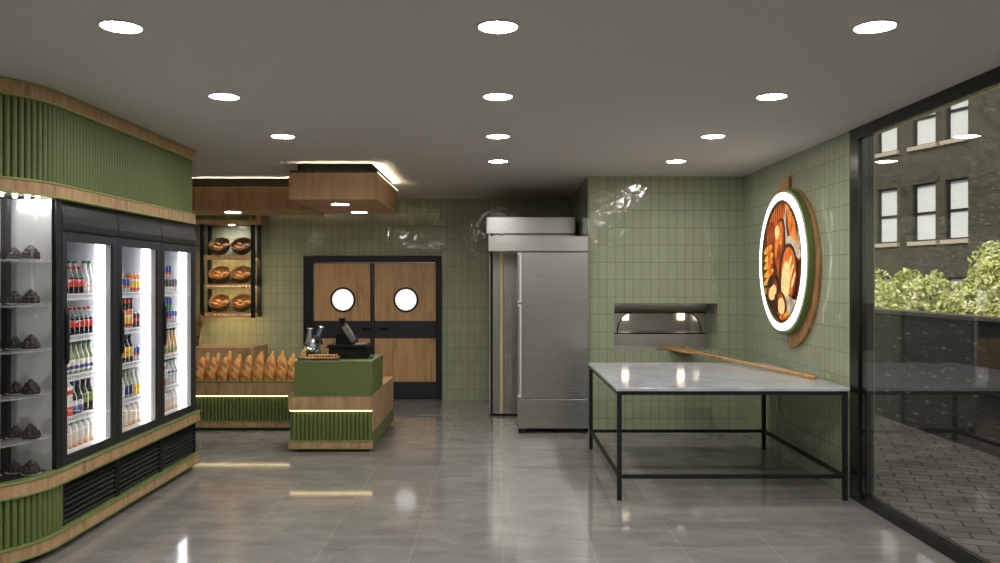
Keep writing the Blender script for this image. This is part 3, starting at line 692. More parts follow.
def drink_at(kind, x, y, z, label, group):
    nm, _, cat = NAMES[kind]
    if kind not in PROTO:
        t = thing(nm, label, cat, (x, y, z), group)
        for pn, mb_, m_ in bottle_mesh(kind): mb_.build(pn, m_, t, world=False)
        PROTO[kind] = t; return t
    return dup(PROTO[kind], (x, y, z), label, group, rot=(0,0,random.uniform(-0.5,0.5)) if 'carton' not in nm else (0,0,0))
SHN = ['top shelf', 'second shelf', 'third shelf', 'fourth shelf', 'bottom']
def row(k, sh, items, pitch=0.072, end=0.02, xoff=0.0, lift=0.0, note='', start=None):
    """items listed from the far (right) end; k cooler index"""
    z = (SHZ[sh]+0.0305 if sh < 4 else 0.5865)+lift
    fa, fb = CF[k]; y = (fb-0.02-end) if start is None else start
    cnt = {}
    for i, kd in enumerate(items):
        if kd:
            c = cnt.get(kd, 0); cnt[kd] = c+1
            base = NAMES[kd][1]
            tot = items.count(kd)
            pos = '' if tot == 1 else (f', {nth(c, "right")}' if c else ', rightmost')
            lb = f'{base}{note}{pos}, {SHN[sh]} of the {COOL[k]}'
            drink_at(kd, FX-0.155-xoff, y, z, lb, f'{base} on the {SHN[sh]} of the {COOL[k]}'[:60])
        y -= pitch
row(0, 0, ['juice','juice','cola','cola','cola','cola','cola'], 0.069)
row(0, 0, ['juice']*5, 0.08, 0.05, xoff=0.09, note=' behind')
row(0, 1, ['cola']*7, 0.0655)
row(0, 2, ['water']*6+[None]*0, 0.069)
row(0, 2, ['redbox'], start=CF[0][1]-0.04-6*0.069-0.01)
row(0, 3, ['wine','wine','bluewine','bluewine','carton'], 0.083)
row(0, 4, ['smoothie']*6, 0.078)
row(1, 0, ['can_yellow']*3+['can_blue']*2+['can_silver']*3, 0.062)
row(1, 0, ['can_blue']*3, 0.062, lift=0.118, start=CF[1][1]-0.04-5*0.062, note=' on top')
row(1, 1, ['can_black']*2+['can_yellow']*4, 0.066)
row(1, 1, ['can_black']*4, 0.066, lift=0.1525, start=CF[1][1]-0.04-2*0.066, note=' on top')
row(1, 2, ['can_blue']*2+['tallyellow']*4+['can_green'], 0.068)
row(1, 3, ['citrus','citrus','whitewine','whitewine','juice','juice'], 0.074)
row(1, 4, ['smoothie']*5, 0.084)
row(2, 0, ['can_blue','can_brown','can_brown','can_brown','can_brown'], 0.066)
row(2, 0, ['can_blue']*3, 0.066, lift=0.1185, start=CF[2][1]-0.04-2*0.066, note=' on top')
row(2, 1, ['can_silver']*2+['can_blue']*4, 0.062)
row(2, 1, ['can_green']*3, 0.066, lift=0.1185, start=CF[2][1]-0.04-2*0.062, note=' on top')
row(2, 2, ['peach']*5, 0.078)
row(2, 3, ['seltzer']*4+['carton'], 0.076)
row(2, 4, ['smoothie']*5, 0.084)

# ---- curved cake display case
cs = thing('cake_display_case', 'curved glass cake display case left of the nearest drink cooler', 'display case', (-3.2, 5.0, 0.535))
def arcpts(o, y_from=5.272, n=30):
    return [p for p in arc_path(o)[1:]] if o > -0.02 else [(FX+o, 5.248)] + [p for p in arc_path(o)[1:] if p[1] < 5.248]
m = MB(); m.strip(arcpts(-0.004), arcpts(-0.010), 0.54, 2.284); part(cs, 'curved_glass', 'case_glass', m)
m = MB(); m.box(-3.70, -2.878, 5.25, 5.256, 0.54, 2.284); part(cs, 'side_panel', 'case_steel', m)
m = MB(); m.box(-3.70, -3.69, 4.72, 5.249, 0.54, 2.284); part(cs, 'back_panel', 'case_steel', m)
px_post = -2.985
m = MB(); m.box(-3.172, -3.13, 5.195, 5.24, 0.535, 2.284); part(cs, 'post', 'black', m, bev=0.003)
m = MB(); m.box(-2.90, -2.858, 5.272, 5.338, 0.54, 2.284); part(cs, 'edge_post', 'black', m)
CSZ = [1.885, 1.605, 1.32, 1.035, 0.755]
def shelf_poly(o):
    return arcpts(o) + [(-3.685, 5.248)]
for z in CSZ:
    m = MB(); m.prism(shelf_poly(-0.03), z-0.01, z, 'xy'); part(cs, 'glass_shelf', 'shelf_glass', m)
for i in range(9):
    t_ = 0.16+i*0.155
    p = (CXA+(RR-0.06)*math.cos(t_), YA-(RR-0.06)*math.sin(t_))
    m = MB(); m.cyl((p[0], p[1], 2.272), (p[0], p[1], 2.2845), 0.013, n=12); part(cs, 'led_spot', 'case_led', m)

def lumpy_cake():
    balls = []
    for lev, (rad, nb, zz) in enumerate(((0.042, 8, 0.018), (0.038, 7, 0.040), (0.022, 4, 0.064), (0.0, 1, 0.084))):
        for i in range(nb):
            t = 2*PI*i/nb + lev*0.4
            balls.append((Vector((rad*math.cos(t), rad*math.sin(t), zz)), 0.0205 if lev else 0.019))
    vs = []; n, mm = 64, 34; org = Vector((0,0,0.004))
    for j in range(mm+1):
        ph = (PI/2)*(1-j/mm)
        for i in range(n):
            t = 2*PI*i/n; d = Vector((math.cos(t)*math.sin(ph), math.sin(t)*math.sin(ph), math.cos(ph))); best = 0.03
            for c, r in balls:
                oc = org-c; bq = oc.dot(d); cq = oc.dot(oc)-r*r; disc = bq*bq-cq
                if disc > 0: best = max(best, -bq+math.sqrt(disc))
            vs.append(org + d*best)
    m = MB(); m.add(vs, [(j*n+i, j*n+(i+1)%n, (j+1)*n+(i+1)%n, (j+1)*n+i) for j in range(mm) for i in range(n)], 0, True)
    m.add(vs[:n], [tuple(range(n))], 0)
    return m
cake0 = plate0 = None
SHC = ['topmost glass shelf', 'second glass shelf', 'third glass shelf', 'fourth glass shelf', 'fifth glass shelf', 'bottom deck']
for q, z in enumerate(CSZ+[0.535]):
    for x, y, nm in ((-2.945, 5.14, 'rightmost'), (-3.068, 5.178, 'second from right'), (-3.15, 5.065, 'third from right'), (-3.3, 5.13, 'fourth from right')):  # second from right is an added stand-in for a cake's reflection
        lp = f'white plate under the dark cake, {SHC[q]}, {nm}'; lc = f'dark lumpy pyramid cake on the {SHC[q]}, {nm}'
        if plate0 is None:
            plate0 = MB().lathe([(0.03, 0), (0.034, 0.002), (0.056, 0.007), (0.058, 0.009), (0.054, 0.0085), (0.035, 0.005), (0.0, 0.005)], 28).build('plate', 'plate')
            tag(plate0, lp, 'plate', 'plates in the cake case'); plate0.location = (x, y, z+0.0005)
            cake0 = lumpy_cake().build('pyramid_cake', 'choc'); tag(cake0, lc, 'cake', 'dark cakes in the case'); cake0.location = (x, y, z+0.0065); cake0.scale = (0.9,)*3
        else:
            dup(plate0, (x, y, z+0.0005), lp); dup(cake0, (x, y, z+0.0065), lc, rot=(0,0,random.uniform(0,6)), scale=(random.uniform(0.86,0.94)*(0.85 if nm.startswith('second') else 1),)*3)

# ------------------------------------------------------------------ counters
def flutes(m, x0, x1, y, z0, z1, pitch=0.0425, depth=0.016):
    k = max(1, int(round((x1-x0)/pitch))); p = (x1-x0)/k
    pts = []
    for i in range(k):
        for q, s_ in enumerate((0, 0.1, 0.101, 0.22, 0.36, 0.5, 0.64, 0.78, 0.899, 0.9)):
            o = -0.012 if s_ in (0, 0.1, 0.9) else depth*(1-((s_-0.5)/0.42)**2)**0.5 if abs(s_-0.5) < 0.41 else 0
            pts.append((x0+(i+s_)*p, y-o))
    pts.append((x1, y+0.012))
    m.strip(pts, [(a, y+0.03) for a, b_ in pts], z0, z1)
KX0, KX1, KY0, KY1 = -2.155, -1.293, 8.38, 10.08
kc = thing('till_counter', 'two tier green and oak till counter with glowing strip under the oak tier', 'counter', ((KX0+KX1)/2, (KY0+KY1)/2, 0))
part(kc, 'plinth', 'plinth', MB().box(KX0+0.08, KX1-0.03, KY0+0.05, KY1-0.03, 0, 0.035))
part(kc, 'bottom_band', 'oak', MB().box(KX0, KX1, KY0, KY0+0.06, 0.042, 0.105))
for y1_, za, zb_ in ((KY0+0.07, 0.028, 0.042), (KY0+0.07, 0.105, 0.118), (KY0+0.06, 0.572, 0.585)):
    part(kc, 'trim', 'green_trim', MB().box(KX0-0.005, KX1+0.004, KY0-0.006, y1_, za, zb_), bev=0.003)
m = MB(); flutes(m, KX0+0.03, KX1-0.01, KY0+0.035, 0.112, 0.42); part(kc, 'fluted_panel', 'green', m)
m = MB(); m.box(KX0, KX1, KY0, KY0+0.06, 0.43, 0.573); m.box(KX1-0.03, KX1, KY0+0.06, KY1, 0.195, 0.573); part(kc, 'oak_cladding', 'oak', m)
m = MB(); m.box(KX0, KX1-0.03, KY0+0.066, KY1, 0.04, 0.57); m.box(KX1-0.03, KX1, KY0+0.07, KY1, 0.035, 0.193); part(kc, 'carcass', 'green', m)
part(kc, 'tier_top', 'oak_h', MB().box(KX0, KX1, KY0+0.0601, KY1, 0.5735, 0.585))
part(kc, 'light_strip', 'warm', MB().box(KX0+0.012, KX1-0.004, KY0+0.006, KY0+0.018, 0.4215, 0.4295))
part(kc, 'upper_box', 'green', MB().box(-2.095, KX1, KY0+0.003, 9.15, 0.5855, 0.935), bev=0.004)
KT = 0.9355

BX0, BX1, BY0, BY1 = -4.5, -2.20, 9.6, 10.38
bc = thing('bread_counter', 'long oak and green fluted counter with lit strip, holding baguettes', 'counter', ((BX0+BX1)/2, 10, 0))
part(bc, 'plinth', 'plinth', MB().box(BX0, BX1-0.02, BY0+0.02, BY1, 0, 0.03))
part(bc, 'bottom_band', 'oak', MB().box(BX0, BX1, BY0, BY0+0.06, 0.042, 0.098))
for y1_, za, zb_ in ((BY0+0.07, 0.03, 0.042), (BY0+0.07, 0.098, 0.11), (BY0+0.03, 0.56, 0.584), (BY0+0.03, 0.41, 0.42)):
    part(bc, 'trim', 'green_trim', MB().box(BX0, BX1+0.004, BY0-0.006, y1_, za, zb_), bev=0.003)
m = MB(); flutes(m, BX0, BX1-0.01, BY0+0.035, 0.11, 0.40); part(bc, 'fluted_panel', 'green', m)
m = MB(); m.box(BX0, BX1, BY0, BY0+0.03, 0.42, 0.56); m.box(BX1-0.03, BX1, BY0+0.03, BY1, 0.042, 0.575); part(bc, 'oak_cladding', 'oak', m)
m = MB(); m.box(BX0, BX1-0.03, BY0+0.066, BY1, 0.03, 0.42); m.box(BX0, BX1-0.03, BY1-0.03, BY1, 0.42, 0.575); part(bc, 'carcass', 'green', m)
part(bc, 'light_strip', 'warm', MB().box(BX0, BX1-0.06, BY0+0.006, BY0+0.018, 0.402, 0.41))

# baguettes
def baguette_mesh(L, r, cut=False, sd=0):
    rnd = random.Random(sd); n, mm = 20, 44; vs = []
    for j in range(mm+1):
        u = j/mm; z = u*L
        rr = r*min(1, (max(0, math.sin(PI*min(1, max(0, (u*0.94+0.03)))))**(0.42 if u < 0.5 else 0.62)))
        if j == 0 or (j == mm and not cut): rr *= 0.25
        for i in range(n):
            t = 2*PI*i/n
            sc = max(0, math.cos(t+PI/2))            # front side carries diagonal slashes
            ph = (u*5 + 0.16*math.sin(t+PI/2)*3) % 1.0
            k = 1 + 0.10*sc*(math.exp(-((ph-0.5)/0.2)**2)-0.5) + 0.03*math.sin(3*t+sd)
            vs.append((rr*k*math.cos(t), rr*k*0.85*math.sin(t), z))
    m = MB()
    for j in range(mm):
        for i in range(n):
            t = 2*PI*(i+0.5)/n; u = (j+0.5)/mm; sc = math.cos(t+PI/2); ph = (u*5 + 0.16*math.sin(t+PI/2)*3) % 1.0
            slash = sc > 0.45 and abs(ph-0.5) < 0.16 and 0.12 < u < 0.93
            m.add([vs[k] for k in (j*n+i, j*n+(i+1)%n, (j+1)*n+(i+1)%n, (j+1)*n+i)], [(0,1,2,3)], 1 if slash else 0, True)
    m.add(vs[:n], [tuple(range(n))[::-1]], 0, True); m.add(vs[-n:], [tuple(range(n))], 0, True)
    return m
fm = [baguette_mesh(0.42, 0.067, False, q).build('baguette', ['bread', 'bread_cut']) for q in range(2)]
bm_ = [baguette_mesh(0.47, 0.056, False, q+5).build('baguette', ['bread', 'bread_cut']) for q in range(2)]
cnt = 0
def place_b(src, used, x, y, z, rot, lb, sc):
    if src.name in used: return dup(src, (x, y, z), lb, rot=rot, scale=sc)
    used.add(src.name); src.location = (x, y, z); src.rotation_euler = rot; src.scale = sc
    tag(src, lb, 'bread', 'baguettes standing in the bread counter'); return src
used = set()
rnd = random.Random(11)
for nrow, side, srcs, y0, x0, pitch, tilt in ((10, 'front', fm, 9.71, -3.60, 0.1405, -0.16), (11, 'back', bm_, 9.885, -3.66, 0.131, -0.20)):
    for i in range(nrow):
        lb = f'golden baguette in the {side} row of the bread counter, {nth(i, "left")}'
        src = srcs[i%2]
        if src.name not in used: used.add(src.name); tag(src, lb, 'bread', 'baguettes standing in the bread counter'); o = src
        else: o = dup(src, (0,0,0), lb)
        lean = 0.13 if side == 'front' else 0.24
        o.location = (x0+i*pitch, y0, 0.432); o.rotation_euler = (tilt, lean+rnd.uniform(-0.009, 0.009), 0); k = rnd.uniform(0.95, 1.07); o.scale = (rnd.uniform(0.96, 1.04), 1, k)

# oak block and wheat behind the bread counter
wbx = thing('display_block', 'plain oak display block standing behind the baguette counter', 'block', (-3.9, 11.15, 0))
part(wbx, 'oak_box', 'oak', MB().box(-4.55, -3.25, 10.8, 11.5, 0.0, 0.85), bev=0.004)
part(wbx, 'top_board', 'oak_h', MB().box(-4.55, -3.245, 10.795, 11.5, 0.851, 0.88), bev=0.003)
wh = thing('wheat_sheaf', 'brown dried wheat sheaf standing on the oak block beside the far cooler', 'dried plant', (-4.13, 11.1, 0.8805))
for nm, cnt_, spread, h0, h1 in (('stalks', 60, 0.05, 0.0, 0.3), ('ears', 60, 0.09, 0.26, 0.42)):
    m = MB(); rnd = random.Random(3)
    for i in range(cnt_):
        a = rnd.uniform(0, 2*PI); rr = math.sqrt(rnd.random())
        bx, by = 0.05*rr*math.cos(a), 0.05*rr*math.sin(a); tx, ty = 0.11*rr*math.cos(a), 0.11*rr*math.sin(a); hh = rnd.uniform(0.3, 0.36)
        if nm == 'stalks': m.cyl((bx, by, 0), (tx*0.85, ty*0.85, hh*0.9), 0.004, n=5)
        else:
            m.tube([(tx*0.85, ty*0.85, hh*0.85), (tx*0.95, ty*0.95, hh*1.0), (tx*1.02, ty*1.02, hh*1.12), (tx*1.1, ty*1.1, hh*1.22)], [0.006, 0.013, 0.011, 0.002], n=6)
    m.build(nm, 'wheat', wh, world=False)
MB().lathe([(0.064, 0.12), (0.07, 0.125), (0.07, 0.155), (0.066, 0.16)], 20).build('tie', 'wicker', wh, world=False)

# ------------------------------------------------------------------ basket shelf on the back wall
bs = thing('basket_shelf', 'wall rack of three lit oak shelves with black posts holding bread baskets', 'shelf', (-3.84, 11.9, 1.23))
SX0, SX1, SY0, SY1 = -4.28, -3.495, 11.70, 12.06
for x in (SX0, SX1-0.055):
    for y in (SY0, SY1-0.05):
        part(bs, 'post', 'black', MB().box(x, x+0.055, y, y+0.045, 1.235, 2.575), bev=0.003)
BSZ = [2.137, 1.722, 1.312]
for z in BSZ:
    part(bs, 'shelf_board', 'oak_h', MB().box(SX0+0.056, SX1-0.056, SY0+0.005, SY1, z-0.03, z), bev=0.003)
    part(bs, 'shelf_lip', 'oak_h', MB().box(SX0+0.056, SX1-0.056, SY0+0.005, SY0+0.02, z-0.07, z-0.0305), bev=0.002)
M['shelf_led'] = mat('shelf_led', srgb(255,232,180), 0.5, emit=60, ecol=srgb(255,226,170))
for z in BSZ:
    part(bs, 'light_strip', 'shelf_led', MB().box(SX0+0.08, SX1-0.08, SY0+0.035, SY0+0.055, z-0.04, z-0.0305))
m = MB(); m.box(-4.5, -3.40, SY0-0.02, SY1, 2.583, 2.642); part(bs, 'oak_valance', 'oak_h', m)
m = MB(); flutes(m, -4.5, -3.47, SY0-0.005, 2.643, 2.78, 0.04, 0.014); part(bs, 'fluted_valance', 'green', m)
m = MB(); m.box(-3.46, -3.40, SY0+0.0, SY1, 2.643, 2.97); m.box(-4.5, -3.46, SY0+0.03, SY1, 2.643, 2.97); part(bs, 'upper_box', 'oak', m)
dup(first, (-3.87, 11.84, 2.583), 'small downlight in the valance above the basket shelves', scale=(0.5,0.5,0.9))

def basket_parts():
    tilt = Matrix.Rotation(0.72, 4, 'X')
    R = 0.150
    prof = []
    for j in range(13):
        a = j/12; prof.append((R*(0.42+0.58*math.sin(a*PI/2)**0.8), 0.135*a**1.25))
    prof = [(0.0, 0)] + prof
    inner = [(r-0.012 if r > 0.02 else 0, z+0.012) for r, z in prof][::-1]
    rf = lambda r, z, t, k: r + (0.0045 if (int(t/(2*PI)*36)+k) % 2 else -0.001)*(r > 0.03)
    m = MB(); m.lathe(prof + [(R, 0.14), (R-0.012, 0.145)] + inner, n=36, rf=rf)
    rim = MB(); rim.tube([(R*math.cos(2*PI*i/36)*0.985, R*math.sin(2*PI*i/36)*0.985, 0.142) for i in range(37)], 0.010, n=8)
    low = min((tilt @ Vector((r*math.cos(t), r*math.sin(t), z))).z for r, z in prof for t in [2*PI*i/36 for i in range(36)])
    T = Matrix.Translation((0, 0, -low+0.006)) @ tilt
    for q in (m, rim): q.v = [tuple(T @ Vector(v)) for v in q.v]
    return m, rim, T
bm0, rim0, TB = basket_parts()
def loaf_mesh(rx, ry, rz, sd):
    m = MB(); n, mm = 18, 12; vs = []
    for j in range(mm+1):
        ph = PI*j/mm
        for i in range(n):
            t = 2*PI*i/n; x = rx*math.cos(ph); q = math.sin(ph)**0.8
            k = 1 - 0.10*math.exp(-((math.sin(x/rx*9+sd))**2)/0.08)*max(0, math.sin(t))
            vs.append((x, ry*q*math.cos(t)*k, rz*q*math.sin(t)*k))
    m.add(vs, [(j*n+i, j*n+(i+1)%n, (j+1)*n+(i+1)%n, (j+1)*n+i) for j in range(mm) for i in range(n)], 0, True)
    return m
LO = [('seeded_loaf', (0.062, 0.04, 0.032), 'loaf_dark', (0.058, 0.02, 0.088), (0.1, -0.1, 0.25), 'brown oval loaf at the right'),
      ('bread_roll', (0.055, 0.026, 0.023), 'loaf_gold', (-0.062, -0.012, 0.09), (0, 0.15, -0.2), 'golden bread roll at the left'),
      ('bread_roll', (0.06, 0.024, 0.022), 'loaf_gold', (0.0, -0.05, 0.103), (0, 0, 0.3), 'golden bread roll at the front'),
      ('bread_roll', (0.05, 0.026, 0.024), 'loaf_dark', (-0.05, 0.06, 0.085), (0.1, 0, -0.35), 'brown bread roll at the back')]
bk0 = None; lo0 = []
for q, z in enumerate(BSZ):
    for x, sd in ((-4.03, 'left'), (-3.71, 'right')):
        nm = f'{["top","middle","bottom"][q]} {sd} basket'
        lb = f'round woven basket of bread, {sd} one on the {["top","middle","bottom"][q]} wall shelf'
        base = Vector((x, 11.875, z+0.001))
        if bk0 is None:
            bk0 = thing('bread_basket', lb, 'basket', base, 'woven bread baskets on the wall rack')
            bm0.build('bowl', 'wicker', bk0, world=False); rim0.build('rim', 'wicker', bk0, world=False)
        else: dup(bk0, base, lb)
        for e, (ln, dims, mt, p, r, ll) in enumerate(LO):
            T = Matrix.Translation(base) @ TB @ Matrix.Translation(p) @ Matrix.Rotation(r[2]+random.uniform(-.15,.15), 4, 'Z') @ Matrix.Rotation(r[1], 4, 'Y')
            loc, rq, _ = T.decompose(); ll2 = f'{ll} of the {nm}'
            if len(lo0) <= e:
                o = loaf_mesh(*dims, e).build(ln, mt); tag(o, ll2, 'bread', 'loaves in the wall baskets'); lo0.append(o)
            else: o = dup(lo0[e], loc, ll2)
            o.location = loc; o.rotation_euler = rq.to_euler()

# ------------------------------------------------------------------ things on the till counter
tr = thing('pastry_tray', 'clear shallow tray of small pastries at the front of the till counter', 'tray', (-1.86, 8.52, KT))
m = MB(); tx0, tx1, ty0, ty1 = -2.07, -1.655, 8.42, 8.62
m.box(tx0, tx1, ty0, ty1, KT, KT+0.006); part(tr, 'tray_base', 'steel', m)
m = MB(); m.box(tx0, tx1, ty0, ty0+0.006, KT+0.006, KT+0.032); m.box(tx0, tx1, ty1-0.006, ty1, KT+0.006, KT+0.032); m.box(tx0, tx0+0.006, ty0+0.006, ty1-0.006, KT+0.006, KT+0.032); m.box(tx1-0.006, tx1, ty0+0.006, ty1-0.006, KT+0.006, KT+0.032)
part(tr, 'tray_wall', 'clear', m)
p0 = None
def pastry():
    m = loaf_mesh(0.045, 0.0155, 0.014, 2); m.v = [(y, x, z) for x, y, z in m.v]; return m
for r_, (yy, zz, rn) in enumerate(((8.475, KT+0.0215, 'front row'), (8.565, KT+0.0215, 'back row'), (8.52, KT+0.047, 'upper row'))):
    for i in range(11 if r_ < 2 else 10):
        x = -1.99+0.017*(r_ == 2)+i*0.0315
        lb = f'small brown finger pastry in the tray, {rn}, {nth(i, "left")}'
        if p0 is None: p0 = pastry().build('finger_pastry', 'pastry'); tag(p0, lb, 'pastry', 'finger pastries in the tray'); o = p0
        else: o = dup(p0, (0,0,0), lb)
        o.location = (x, yy, zz); o.rotation_euler = (random.uniform(-.05,.05), 0, random.uniform(-.12,.12))
o = loaf_mesh(0.06, 0.022, 0.02, 1).build('bread_roll', 'bread_cut'); tag(o, 'pale bread roll propped at the left end of the pastry tray', 'bread')
o.location = (-2.03, 8.5, KT+0.08); o.rotation_euler = (0, -1.0, 0.3)

cr = thing('cash_register', 'black cash register with tilted screen on the till counter', 'cash register', (-1.57, 8.85, KT))
part(cr, 'cash_drawer', 'regblack', MB().box(-1.80, -1.385, 8.66, 9.06, KT+0.0, KT+0.115), bev=0.005)
m = MB(); m.box(-1.76, -1.43, 8.654, 8.662, KT+0.018, KT+0.1); m.box(-1.62, -1.56, 8.648, 8.655, KT+0.05, KT+0.068); part(cr, 'drawer_front', 'blackgloss', m, bev=0.002)
m = MB(); m.prism([(-1.83, KT+0.116), (-1.375, KT+0.116), (-1.40, KT+0.142), (-1.80, KT+0.150)], 8.63, 9.05, 'xz'); part(cr, 'deck', 'regblack', m, bev=0.004)
part(cr, 'keypad', 'greyscreen', MB().box(-1.54, -1.42, 8.68, 8.95, 0, 0.010, mtx=Matrix.Translation((0,0,KT+0.1455))), bev=0.002)
m = MB(); m.prism([(-1.74, KT+0.15), (-1.53, KT+0.146), (-1.55, KT+0.21), (-1.60, KT+0.26), (-1.70, KT+0.275), (-1.735, KT+0.25)], 8.72, 8.98, 'xz'); part(cr, 'stand', 'regblack', m, bev=0.008)
T = Matrix.Translation((-1.615, 8.84, KT+0.265)) @ Matrix.Rotation(0.12, 4, 'Z') @ Matrix.Rotation(1.0, 4, 'Y')
part(cr, 'screen_back', 'regblack', MB().box(-0.11, 0.11, -0.15, 0.15, -0.03, 0.018, mtx=T), bev=0.006)
part(cr, 'screen', 'greyscreen', MB().box(-0.10, 0.10, -0.14, 0.14, 0.0185, 0.024, mtx=T))
part(cr, 'screen_edge', 'greyscreen', MB().box(-0.092, 0.105, -0.157, -0.1505, -0.024, 0.022, mtx=T), bev=0.002)
m = MB(); m.box(-1.715, -1.69, 8.9, 8.93, KT+0.27, KT+0.37); m.box(-1.735, -1.67, 8.88, 8.945, KT+0.37, KT+0.42); part(cr, 'pole_display', 'regblack', m, bev=0.003)

mx = thing('slicing_machine', 'silver countertop machine with two flared uprights left of the cash register', 'kitchen machine', (-2.0, 8.85, KT))
def mc(v): return (v[0]-2.0, v[1]+8.85, v[2]+KT)
part(mx, 'base', 'black', MB().box(-2.07, -1.88, 8.78, 8.98, KT, KT+0.035), bev=0.01)
m = MB(); m.ellipsoid(mc((-0.02, 0, 0.115)), 0.095, 0.09, 0.085, n=24, m=14); pass
M['silver'] = mat('satin_silver', srgb(176,178,184), 0.3, metal=0.85)
part(mx, 'housing', 'silver', MB().ellipsoid(mc((-0.02, 0, 0.115)), 0.085, 0.085, 0.09, n=24, m=14))
part(mx, 'bowl', 'silver', MB().ellipsoid(mc((0.035, -0.03, 0.07)), 0.05, 0.055, 0.045, n=20, m=12))
m = MB(); m.tube([mc((-0.09, -0.05, 0.15)), mc((-0.05, -0.09, 0.10)), mc((0.0, -0.095, 0.075)), mc((0.06, -0.06, 0.10))], [0.014, 0.018, 0.018, 0.014], n=12); part(mx, 'swan_arm', 'chrome', m)
for a, b_ in (((-0.055, 0, 0.17), (-0.04, 0, 0.315)), ((0.03, 0, 0.17), (0.085, 0, 0.335))):
    a, b_ = Vector(mc(a)), Vector(mc(b_)); d = b_-a
    m = MB(); m.cyl(a, a+d*0.88, 0.032, 0.021, n=18); m.cyl(a+d*0.88, a+d*0.95, 0.024, 0.036, n=18); m.cyl(a+d*0.95, b_, 0.036, 0.026, n=18); part(mx, 'flared_upright', 'silver', m)
T = Matrix.Translation(mc((0.06, -0.06, 0.19))) @ Matrix.Rotation(0.5, 4, 'Z') @ Matrix.Rotation(0.9, 4, 'X') @ Matrix.Rotation(0.45, 4, 'Y')
part(mx, 'tilted_plate', 'chrome', MB().box(-0.055, 0.055, -0.05, 0.05, -0.006, 0.006, mtx=T), bev=0.003)
g = thing('glass_tumbler', 'tiny clear glass tumbler at the right corner of the till counter', 'glass', (-1.335, 8.62, KT))
MB().lathe([(0.012, 0), (0.016, 0.003), (0.02, 0.045), (0.0185, 0.045), (0.0145, 0.006), (0, 0.006)], 18).build('tumbler', 'clear', g, world=False)

# ------------------------------------------------------------------ steel refrigerators
fr = thing('steel_refrigerator', 'front stainless steel refrigerator with large door panel and bottom drawer', 'refrigerator', (0.64, 9.85, 0))
FY = 9.42
part(fr, 'cabinet', 'steel', MB().box(0.235, 1.04, FY+0.03, 10.2, 0.05, 2.10))
part(fr, 'foot', 'black', MB().box(0.24, 0.33, FY+0.01, 9.6, 0, 0.05)); part(fr, 'foot', 'black', MB().box(0.90, 1.0, FY+0.05, 9.6, 0, 0.05))
part(fr, 'door', 'steel', MB().box(0.275, 1.042, FY-0.0, FY+0.028, 0.405, 2.095), bev=0.006)
part(fr, 'door_edge', 'steel', MB().box(0.222, 0.268, FY+0.006, FY+0.028, 0.405, 2.095), bev=0.004)
part(fr, 'drawer', 'steel', MB().box(0.222, 1.042, FY-0.0, FY+0.028, 0.055, 0.395), bev=0.006)
hx = 0.258
for za, zb_ in ((0.42, 1.49), (1.515, 2.085)):
    m = MB(); m.box(hx-0.010, hx+0.014, FY-0.055, FY-0.035, za, zb_); m.box(hx-0.03, hx+0.010, FY-0.035, FY+0.006, za, za+0.022); m.box(hx-0.03, hx+0.010, FY-0.035, FY+0.006, zb_-0.022, zb_)
    part(fr, 'door_handle', 'handle', m, bev=0.004)
part(fr, 'top_panel', 'steel', MB().box(-0.112, 1.042, FY-0.02, 10.2, 2.105, 2.28), bev=0.005)
rf_ = thing('steel_refrigerator', 'rear stainless steel refrigerator with brass strip standing for a reflection and tall top panel', 'refrigerator', (0.45, 11.1, 0))
RY = 10.62
part(rf_, 'cabinet', 'steel', MB().box(-0.115, 1.0, RY+0.03, 11.9, 0.03, 2.37))
part(rf_, 'left_stile', 'chrome', MB().box(-0.115, -0.10, RY, RY+0.028, 0.03, 2.37)); part(rf_, 'recess', 'black', MB().box(-0.098, -0.07, RY+0.015, RY+0.029, 0.03, 2.37))
part(rf_, 'door', 'steel', MB().box(-0.068, 0.022, RY, RY+0.028, 0.03, 2.37), bev=0.003)
part(rf_, 'reflection_strip', 'gold', MB().box(0.024, 0.068, RY-0.004, RY+0.028, 0.035, 2.36), bev=0.003)  # strip added to stand in for a golden reflection
part(rf_, 'door', 'steel', MB().box(0.07, 0.99, RY, RY+0.028, 0.03, 2.37), bev=0.003)
m = MB(); m.box(0.155, 0.18, RY-0.06, RY-0.04, 0.28, 1.55); m.box(0.155, 0.18, RY-0.04, RY, 0.28, 0.31); m.box(0.155, 0.18, RY-0.04, RY, 1.52, 1.55); part(rf_, 'door_handle', 'chrome', m, bev=0.004)
part(rf_, 'top_panel', 'steel', MB().box(-0.15, 1.0, RY-0.07, 11.9, 2.375, 2.59), bev=0.005)

# ------------------------------------------------------------------ oven in the niche
ov = thing('deck_oven', 'stainless deck oven with arched mouth in the wall niche', 'oven', (1.95, 10.4, NZ0))
OY = 10.09
zt, zb = 1.366, 1.118; ox0, ox1 = 1.475, 2.515
zm = zt
outer = [(NX0, zb), (NX1-0.0, zb), (NX1-0.0, zt), (NX0, zt)]
